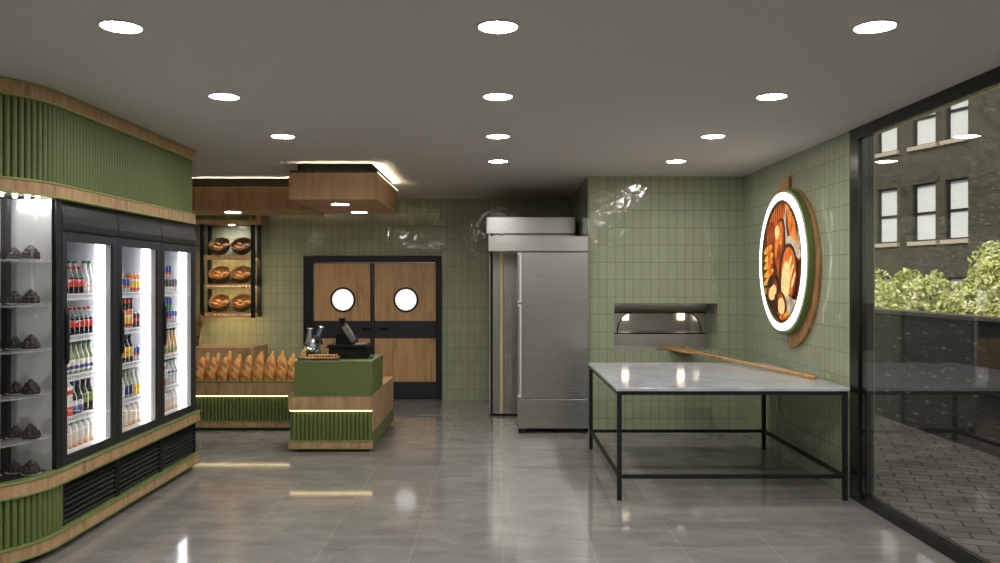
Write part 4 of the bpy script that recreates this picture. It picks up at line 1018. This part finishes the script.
# front plate with arched opening: two corner pieces
def corner(xs, xe, flip):
    pts = []
    for i in range(13):
        a = (PI/2)*i/12
        x = xs+(xe-xs)*(1-math.cos(a)); z = zb+(zt-zb)*math.sin(a); pts.append((x, z))
    edge = NX0 if not flip else NX1
    return pts, edge
for xs, xe, edge in ((ox0, ox0+0.17, NX0+0.001), (ox1, ox1-0.17, NX1-0.001)):
    pts = [(xs+(xe-xs)*(1-math.cos(PI/2*i/12)), zb+(zt-zb)*math.sin(PI/2*i/12)) for i in range(13)]
    m = MB(); m.prism(pts+[(edge, zt), (edge, zb)], OY, OY+0.03, 'xz')
    part(ov, 'front_plate', 'steel_dark', m)
m = MB()
for xs, xe in ((ox0, ox0+0.17), (ox1, ox1-0.17)):
    pts = [(xs+(xe-xs)*(1-math.cos(PI/2*i/12)), OY-0.004, zb+(zt-zb)*math.sin(PI/2*i/12)) for i in range(13)]
    m.tube(pts, 0.007, n=6)
m.box(NX0+0.001, NX1-0.001, OY-0.008, OY, zt-0.004, zt+0.012); m.box(NX0+0.001, NX1-0.001, OY-0.008, OY, zb-0.012, zb+0.003)
part(ov, 'mouth_trim', 'blackgloss', m)
m = MB(); m.prism([(OY-0.10, zt+0.055), (OY-0.02, zt+0.013), (OY+0.03, zt+0.013), (OY+0.03, NZ1-0.002), (OY-0.12, NZ1-0.002), (OY-0.12, zt+0.09)], NX0+0.001, NX1-0.001, 'yz'); part(ov, 'hood', 'steel_dark', m, bev=0.004)
part(ov, 'lower_panel', 'steel_dark', MB().box(NX0+0.001, NX1-0.001, OY, OY+0.03, NZ0+0.001, zb-0.013))
m = MB(); m.box(NX0+0.001, NX1-0.001, 10.8, 10.83, NZ0+0.05, NZ1-0.01); m.box(NX0+0.001, NX0+0.02, OY+0.031, 10.8, zb-0.05, NZ1-0.01); m.box(NX1-0.02, NX1-0.001, OY+0.031, 10.8, zb-0.05, NZ1-0.01)
m.box(NX0+0.02, NX1-0.02, OY+0.031, 10.8, zb-0.05, zb-0.01); m.box(NX0+0.02, NX1-0.02, OY+0.031, 10.8, zt+0.03, zt+0.06)
part(ov, 'chamber', 'steel_dark', m)
M['oven_lamp'] = mat('oven_lamp', srgb(255,244,220), 0.5, emit=5, ecol=srgb(255,238,205))
for x in (1.685, 2.42): part(ov, 'oven_lamp', 'oven_lamp', MB().box(x-0.04, x+0.04, 10.76, 10.799, 1.25, 1.345))

# ------------------------------------------------------------------ marble table and peel
TX0, TX1, TY0, TY1, TZ = 0.955, 2.80, 6.52, 8.55, 0.905
tb = thing('work_table', 'large square marble topped work table on thin black steel frame', 'table', ((TX0+TX1)/2, (TY0+TY1)/2, 0))
part(tb, 'tabletop', 'marble', MB().box(TX0-0.012, TX1+0.012, TY0-0.012, TY1, TZ-0.028, TZ), bev=0.004)
lw = 0.036
for x in (TX0, TX1-lw):
    for y in (TY0, TY1-lw): part(tb, 'leg', 'black', MB().box(x, x+lw, y, y+lw, 0, TZ-0.029), bev=0.002)
m = MB()
for y in (TY0, TY1-lw): m.box(TX0+lw, TX1-lw, y+0.002, y+lw-0.002, TZ-0.06, TZ-0.029)
for x in (TX0, TX1-lw): m.box(x+0.002, x+lw-0.002, TY0+lw, TY1-lw, TZ-0.06, TZ-0.029)
part(tb, 'top_rail', 'black', m)
for y in (TY0, TY1-lw): part(tb, 'stretcher', 'black', MB().box(TX0+lw, TX1-lw, y+0.004, y+lw-0.004, 0.175, 0.205))
for x in (TX0, TX1-lw): part(tb, 'stretcher', 'black', MB().box(x+0.004, x+lw-0.004, TY0+lw, TY1-lw, 0.175, 0.205))
# peel: butt on the table, blade on the niche sill
A = Vector((2.74, 7.02, 0.922)); B = Vector((2.02, 9.86, 0.972))
pl = thing('wooden_peel', 'long wooden baker peel lying from the marble table into the oven niche', 'peel', A)
d = (B-A); L = d.length; ux = d.normalized(); uy = Vector((0,0,1)).cross(ux).normalized(); uz = ux.cross(uy)
T = Matrix((ux, uy, uz)).transposed().to_4x4(); T.translation = A
m = MB(); m.tube([T @ Vector((L*t, 0, 0.002)) for t in (0, 0.02, 0.3, 0.66, 0.74)], [0.015, 0.018, 0.016, 0.016, 0.013], n=14); part(pl, 'handle', 'peel', m)
w_ = 0.125
poly = [(L*0.68, 0.016), (L*0.70, 0.03), (L*0.735, w_*0.75), (L*0.76, w_), (L*0.985, w_), (L*1.0, w_*0.93), (L*1.0, -w_*0.93), (L*0.985, -w_), (L*0.76, -w_), (L*0.735, -w_*0.75), (L*0.70, -0.03), (L*0.68, -0.016)]
m = MB(); m.prism(poly, -0.007, 0.007, 'xy', mtx=T); part(pl, 'blade', 'peel', m, bev=0.004)

# ------------------------------------------------------------------ round bread sign on the right wall
SYC, SZC = 7.93, 1.947
sg = thing('bread_sign', 'round illuminated bread picture sign with white light ring and oak backing', 'sign', (XR, SYC, SZC))
def half(sign, dz, R=0.77, n=32):
    pts = []
    for i in range(n+1):
        t = PI/2 - PI*i/n
        pts.append((SYC+sign*R*0.955*math.cos(t), SZC+dz+R*math.sin(t)))
    return pts
part(sg, 'oak_half_disc', 'sign_wood', MB().prism(half(1, 0.06), XR-0.034, XR-0.002, 'yz'), bev=0.004)
part(sg, 'oak_half_disc', 'sign_wood', MB().prism(half(-1, -0.06), XR-0.034, XR-0.002, 'yz'), bev=0.004)
c_ = lambda r, n=64: circ(SYC, SZC, r, n)
circ0 = circ
def circ(cx, cz, r, n=40): return [(SYC-0.015+(a-cx)*0.94, b_) for a, b_ in circ0(cx, cz, r, n)]
part(sg, 'green_disc', 'green', MB().prism(c_(0.705), XR-0.098, XR-0.035, 'yz'), bev=0.008)
def annulus(r0, r1, xa, xb, n=64):
    m = MB(); o_, i_ = c_(r1, n), c_(r0, n); vs = []
    for xx in (xa, xb): vs += [(xx, a, b_) for a, b_ in o_] + [(xx, a, b_) for a, b_ in i_]
    fs = []
    for i in range(n):
        j = (i+1) % n
        fs += [(i,j,n+j,n+i), (2*n+i,3*n+i,3*n+j,2*n+j), (i,2*n+i,2*n+j,j), (n+i,n+j,3*n+j,3*n+i)]
    return m.add(vs, fs)
part(sg, 'light_ring', 'ring', annulus(0.60, 0.668, XR-0.12, XR-0.099))
part(sg, 'inner_rim', 'green', annulus(0.578, 0.5995, XR-0.118, XR-0.099))
# backlit picture: flat printed shapes of bread
PRINT = {}
def pm(nm, stops, scale=10, st=(1,1,1), em=0.55):
    m, nt, p, o = new_mat('print_'+nm)
    tc = N(nt, 'ShaderNodeTexCoord'); mp = N(nt, 'ShaderNodeMapping'); mp.inputs['Scale'].default_value = st
    nt.links.new(tc.outputs['Object'], mp.inputs['Vector'])
    n = N(nt, 'ShaderNodeTexNoise', Scale=scale, Detail=5, Roughness=0.6); nt.links.new(mp.outputs['Vector'], n.inputs['Vector'])
    r = ramp(nt, stops); nt.links.new(n.outputs['Fac'], r.inputs['Fac'])
    nt.links.new(r.outputs['Color'], p.inputs['Base Color']); nt.links.new(r.outputs['Color'], p.inputs['Emission Color'])
    p.inputs['Emission Strength'].default_value = em; p.inputs['Roughness'].default_value = 0.5
    M['p_'+nm] = m
pm('bg', [(0.35, srgb(46,14,6)), (0.55, srgb(96,36,12)), (0.75, srgb(150,76,30))], 6)
pm('crust', [(0.3, srgb(150,58,14)), (0.5, srgb(206,106,34)), (0.7, srgb(240,170,84)), (0.85, srgb(255,230,180))], 9, (1,1.4,0.8))
pm('dark', [(0.3, srgb(84,26,8)), (0.6, srgb(160,70,24)), (0.8, srgb(220,140,70))], 9)
pm('crumb', [(0.3, srgb(226,160,84)), (0.6, srgb(250,216,150)), (0.8, srgb(255,240,200))], 26)
pm('cloth', [(0.3, srgb(120,100,80)), (0.6, srgb(200,186,166)), (0.8, srgb(240,232,220))], 7)
pm('stick', [(0.3, srgb(140,50,14)), (0.6, srgb(216,104,40)), (0.8, srgb(244,170,90))], 10, (1,3,0.6))
pm('wheat', [(0.3, srgb(190,110,30)), (0.6, srgb(236,176,70)), (0.8, srgb(255,222,130))], 14, (1,2.5,1))
pm('shade', [(0.4, srgb(30,12,6)), (0.7, srgb(80,36,16))], 6)
pic_m = ['p_bg','p_crust','p_dark','p_crumb','p_cloth','p_stick','p_wheat','p_shade']
m = MB(); xs = XR-0.0992
m.prism(c_(0.577), xs-0.004, xs, 'yz', mi=0)
layer = [0]
def ell(cu, cv, ru, rv, rot, mi, n=28, clip=0.565, pts=None):
    """u runs towards the camera (right in the photo), v is up"""
    layer[0] += 1
    out = []
    for i in range(n):
        t = 2*PI*i/n; a, b_ = ru*math.cos(t), rv*math.sin(t)
        u = cu+a*math.cos(rot)-b_*math.sin(rot); v = cv+a*math.sin(rot)+b_*math.cos(rot)
        q = math.hypot(u, v)
        if q > clip: u, v = u*clip/q, v*clip/q
        out.append((SYC-0.015-u*0.94, SZC+v))
    m.prism(out, xs-0.004-0.0004*layer[0], xs-0.0038, 'yz', mi=mi)
for i in range(9): ell(-0.36+0.07*i, 0.39+0.02*math.sin(i*2), 0.036, 0.2, -0.1+0.03*i, 7); ell(-0.36+0.07*i, 0.40+0.02*math.sin(i*2), 0.024, 0.19, -0.1+0.03*i, 5)
for i in range(5): ell(-0.42+0.05*i, 0.27, 0.025, 0.13, 0.1, 2)
ell(0.32, 0.30, 0.22, 0.30, 0.35, 4); ell(0.31, 0.33, 0.15, 0.24, 0.35, 7)
for i in range(4): ell(0.24+0.06*i, 0.36-0.05*i, 0.035, 0.22, 0.35, 1)
ell(0.37, 0.13, 0.2, 0.06, -0.5, 4)
ell(-0.04, 0.16, 0.17, 0.27, -0.25, 7); ell(-0.05, 0.17, 0.14, 0.24, -0.25, 2); ell(-0.06, 0.2, 0.11, 0.2, -0.25, 1); ell(-0.1, 0.29, 0.07, 0.07, 0, 3)
for i in range(6): ell(-0.40+0.02*(i%2), 0.13-0.08*i, 0.13, 0.032, 0.25, 6)
ell(-0.33, -0.02, 0.05, 0.2, 0.1, 1)
ell(0.02, -0.02, 0.13, 0.19, 0.25, 2)
ell(0.22, -0.13, 0.25, 0.3, -0.2, 7); ell(0.23, -0.12, 0.21, 0.26, -0.2, 2); ell(0.24, -0.10, 0.19, 0.23, -0.2, 1); ell(0.16, -0.2, 0.12, 0.2, -0.12, 3)
for i in range(3): ell(0.28+0.05*i, -0.02-0.08*i, 0.02, 0.09, -0.7, 3)
ell(-0.24, -0.28, 0.19, 0.15, 0.3, 7); ell(-0.24, -0.27, 0.15, 0.11, 0.3, 2); ell(-0.22, -0.30, 0.12, 0.075, 0.3, 3); ell(-0.27, -0.2, 0.11, 0.05, 0.3, 7)
ell(0.28, -0.42, 0.26, 0.08, -0.2, 4)
ell(0.02, -0.43, 0.19, 0.14, -0.15, 7); ell(0.02, -0.42, 0.15, 0.11, -0.15, 2); ell(0.05, -0.43, 0.1, 0.08, -0.15, 3); ell(-0.1, -0.4, 0.06, 0.09, 0.2, 7)
ell(0.10, -0.53, 0.1, 0.03, 0.1, 5); ell(0.2, -0.5, 0.06, 0.02, 0.4, 6)
part(sg, 'bread_picture', pic_m, m)

# ------------------------------------------------------------------ outside
struct(MB().box(3.06, 40, -14, 46, -0.12, -0.02).build('ground', 'paver'))
gw = thing('garden_wall', 'low dark brick garden wall outside the shop window', 'wall', (5.15, 8, -0.02))
part(gw, 'brickwork', 'garden_brick', MB().box(5.05, 5.29, -6, 26, -0.02, 1.34)); part(gw, 'coping', 'stone_dark', MB().box(5.02, 5.32, -6, 26, 1.34, 1.385), bev=0.005) if 'stone_dark' in M else None
M['stone_dark'] = mat('coping_stone', srgb(120,114,104), 0.8)
part(gw, 'coping', 'stone_dark', MB().box(5.02, 5.32, -6, 26, 1.34, 1.385), bev=0.005)

# brick apartment house: local frame, y along the facade, x away from the shop
P0 = Vector((14.1, 27.0, 0)); ang = math.atan2(0.309, 1.0)
hb = thing('brick_building', 'dark brick building with white sash windows across the yard', 'building', P0)
hb.rotation_euler = (0, 0, ang)
def loc_build(mb_, name, m_, parent): return mb_.build(name, m_, parent, world=False)
# window columns along local y: pixel 886 / 924 / 957 on the facade
def yl(px):
    # intersection of the pixel's ray with the facade line, as distance along it
    k = (px-498)/F; dx, dy = -math.sin(ang), math.cos(ang)
    s = (k*P0.y - P0.x)/(dx - k*dy); return s
WINS = []
cols = [(yl(897), yl(877)), (yl(935.5), yl(912.5)), (yl(971), yl(945.5))]
wz = [(3.10, 5.05), (6.28, 8.25)]
# extra columns for the rest of the facade
wlist = []
for y0, y1 in cols: wlist.append((y0, y1))
yy = cols[0][1]+1.2
for i in range(3): wlist.append((yy, yy+1.0)); yy += 2.2
edges = sorted(wlist)
zr = [(0.3, 1.9), (3.10, 5.02), (6.28, 8.2), (9.4, 11.3)]
ylo, yhi = cols[2][0]-0.45, 14.0
m = MB()
prev = ylo
segs = []
for a, b_ in edges:
    m.box(0, 0.35, prev, a, -0.02, 13); prev = b_
    zp = -0.02
    for z0, z1 in zr: m.box(0, 0.35, a, b_, zp, z0); zp = z1
    m.box(0, 0.35, a, b_, zp, 13)
m.box(0, 0.35, prev, yhi, -0.02, 13)
loc_build(m, 'brick_wall', 'facade', hb)
m = MB(); m.box(-0.6, 0.35, -14, ylo, -0.02, 13); loc_build(m, 'projecting_wing', 'facade', hb)
for a, b_ in edges:
    for z0, z1 in zr:
        fr_ = MB(); fr_.box(0.10, 0.16, a, a+0.06, z0, z1); fr_.box(0.10, 0.16, b_-0.06, b_, z0, z1); fr_.box(0.10, 0.16, a+0.06, b_-0.06, z1-0.06, z1); fr_.box(0.10, 0.16, a+0.06, b_-0.06, z0, z0+0.06)
        zc = z0+(z1-z0)*0.47; fr_.box(0.09, 0.16, a+0.06, b_-0.06, zc, zc+0.07)
        wn = loc_build(fr_, 'sash_window', 'black', hb)
        loc_build(MB().box(0.155, 0.17, a+0.05, b_-0.05, z0+0.05, z1-0.05), 'sky_reflection_pane', 'sky_reflection_pane', wn)  # added sheet imitating the sky's reflection in the panes
        loc_build(MB().box(-0.12, 0.1, a-0.12, b_+0.12, z0-0.13, z0), 'window_sill', 'stone', hb)
        loc_build(MB().box(-0.03, 0.02, a-0.12, b_+0.12, z1, z1+0.14), 'window_lintel', 'facade', hb)

def shrub(x, y, z0, rx, ry, rz, n, leaf, label, seed):
    t = thing('shrub', label, 'shrub', (x, y, -0.02), 'shrubs behind the garden wall')
    rnd = random.Random(seed)
    lf = MB(); clumps = []
    for i in range(16):
        while True:
            v = Vector((rnd.uniform(-1,1), rnd.uniform(-1,1), rnd.uniform(-0.7,1)))
            if 0.3 < v.length < 1: break
        clumps.append((Vector((v.x*rx, v.y*ry, z0+0.02+v.z*rz)), rnd.uniform(0.2, 0.36)))
    for i in range(n):
        c, r = clumps[rnd.randrange(len(clumps))]
        v = Vector((rnd.gauss(0,1), rnd.gauss(0,1), rnd.gauss(0,1))).normalized()*(r*rnd.uniform(0.55,1.05))
        p = c+v
        d = (v.normalized()*0.5+Vector((rnd.uniform(-1,1), rnd.uniform(-1,1), rnd.uniform(-0.6,0.9)))).normalized()
        a = d.orthogonal().normalized(); a.rotate(Matrix.Rotation(rnd.uniform(0,6.28), 3, d)); b_ = d.cross(a)
        L_ = rnd.uniform(0.03, 0.055); W_ = L_*0.5
        lf.add([p-a*L_, p+b_*W_+d*0.008, p+a*L_-d*0.01, p-b_*W_+d*0.008], [(0,1,2,3)])
    lf.build('foliage', leaf, t, world=False)
    st = MB()
    for c, r in clumps[:9]: st.tube([(c.x*0.15, c.y*0.15, 0), (c.x*0.4, c.y*0.4, c.z*0.55), tuple(c)], [0.03, 0.02, 0.008], n=6)
    st.build('stems', 'bark', t, world=False)
shrub(6.25, 12.9, 1.38, 0.5, 0.75, 0.45, 7000, 'leaf_a', 'bright low shrub at the left end above the garden wall', 1)
shrub(6.25, 11.6, 1.28, 0.5, 0.6, 0.36, 6000, 'leaf_a', 'bright low shrub second from left above the garden wall', 2)
shrub(6.3, 10.35, 1.45, 0.55, 0.55, 0.62, 8000, 'leaf_a', 'taller pale green shrub in the middle above the garden wall', 3)
shrub(6.2, 9.25, 1.5, 0.5, 0.5, 0.66, 8000, 'leaf_a', 'tall bright shrub second from right above the garden wall', 4)
shrub(6.15, 8.25, 1.5, 0.5, 0.5, 0.66, 8000, 'leaf_b', 'deep green shrub at the right edge above the garden wall', 5)

# ------------------------------------------------------------------ daylight
wd = bpy.data.worlds.new('World'); S.world = wd; wd.use_nodes = True
nt = wd.node_tree; bg = nt.nodes['Background']
sky = nt.nodes.new('ShaderNodeTexSky'); sky.sky_type = 'NISHITA'; sky.sun_disc = False; sky.sun_elevation = math.radians(48); sky.sun_rotation = math.radians(200)
hs = nt.nodes.new('ShaderNodeHueSaturation'); hs.inputs['Saturation'].default_value = 0.25
nt.links.new(sky.outputs[0], hs.inputs['Color']); nt.links.new(hs.outputs[0], bg.inputs['Color']); bg.inputs['Strength'].default_value = 0.29
sn = bpy.data.lights.new('sun', 'SUN'); sn.energy = 5.2; sn.angle = 0.01; sn.color = (1, 0.95, 0.85)
so = bpy.data.objects.new('sun', sn); COL.objects.link(so)
so.rotation_euler = Vector((0.64, 0.42, -0.53)).to_track_quat('-Z', 'Y').to_euler()

# ------------------------------------------------------------------ camera and view
cam = bpy.data.cameras.new('camera'); co = bpy.data.objects.new('camera', cam); COL.objects.link(co)
co.location = (0, 0, CAMZ); co.rotation_euler = (PI/2, 0, 0)
cam.sensor_width = 36; cam.lens = 36*F/1000; cam.shift_x = 0.002; cam.shift_y = 0.0005; cam.clip_start = 0.05; cam.clip_end = 200
S.camera = co
S.view_settings.view_transform = 'Standard'; S.view_settings.look = 'None'
S.view_settings.exposure = 0.0; S.view_settings.gamma = 1.0; S.view_settings.use_curve_mapping = False
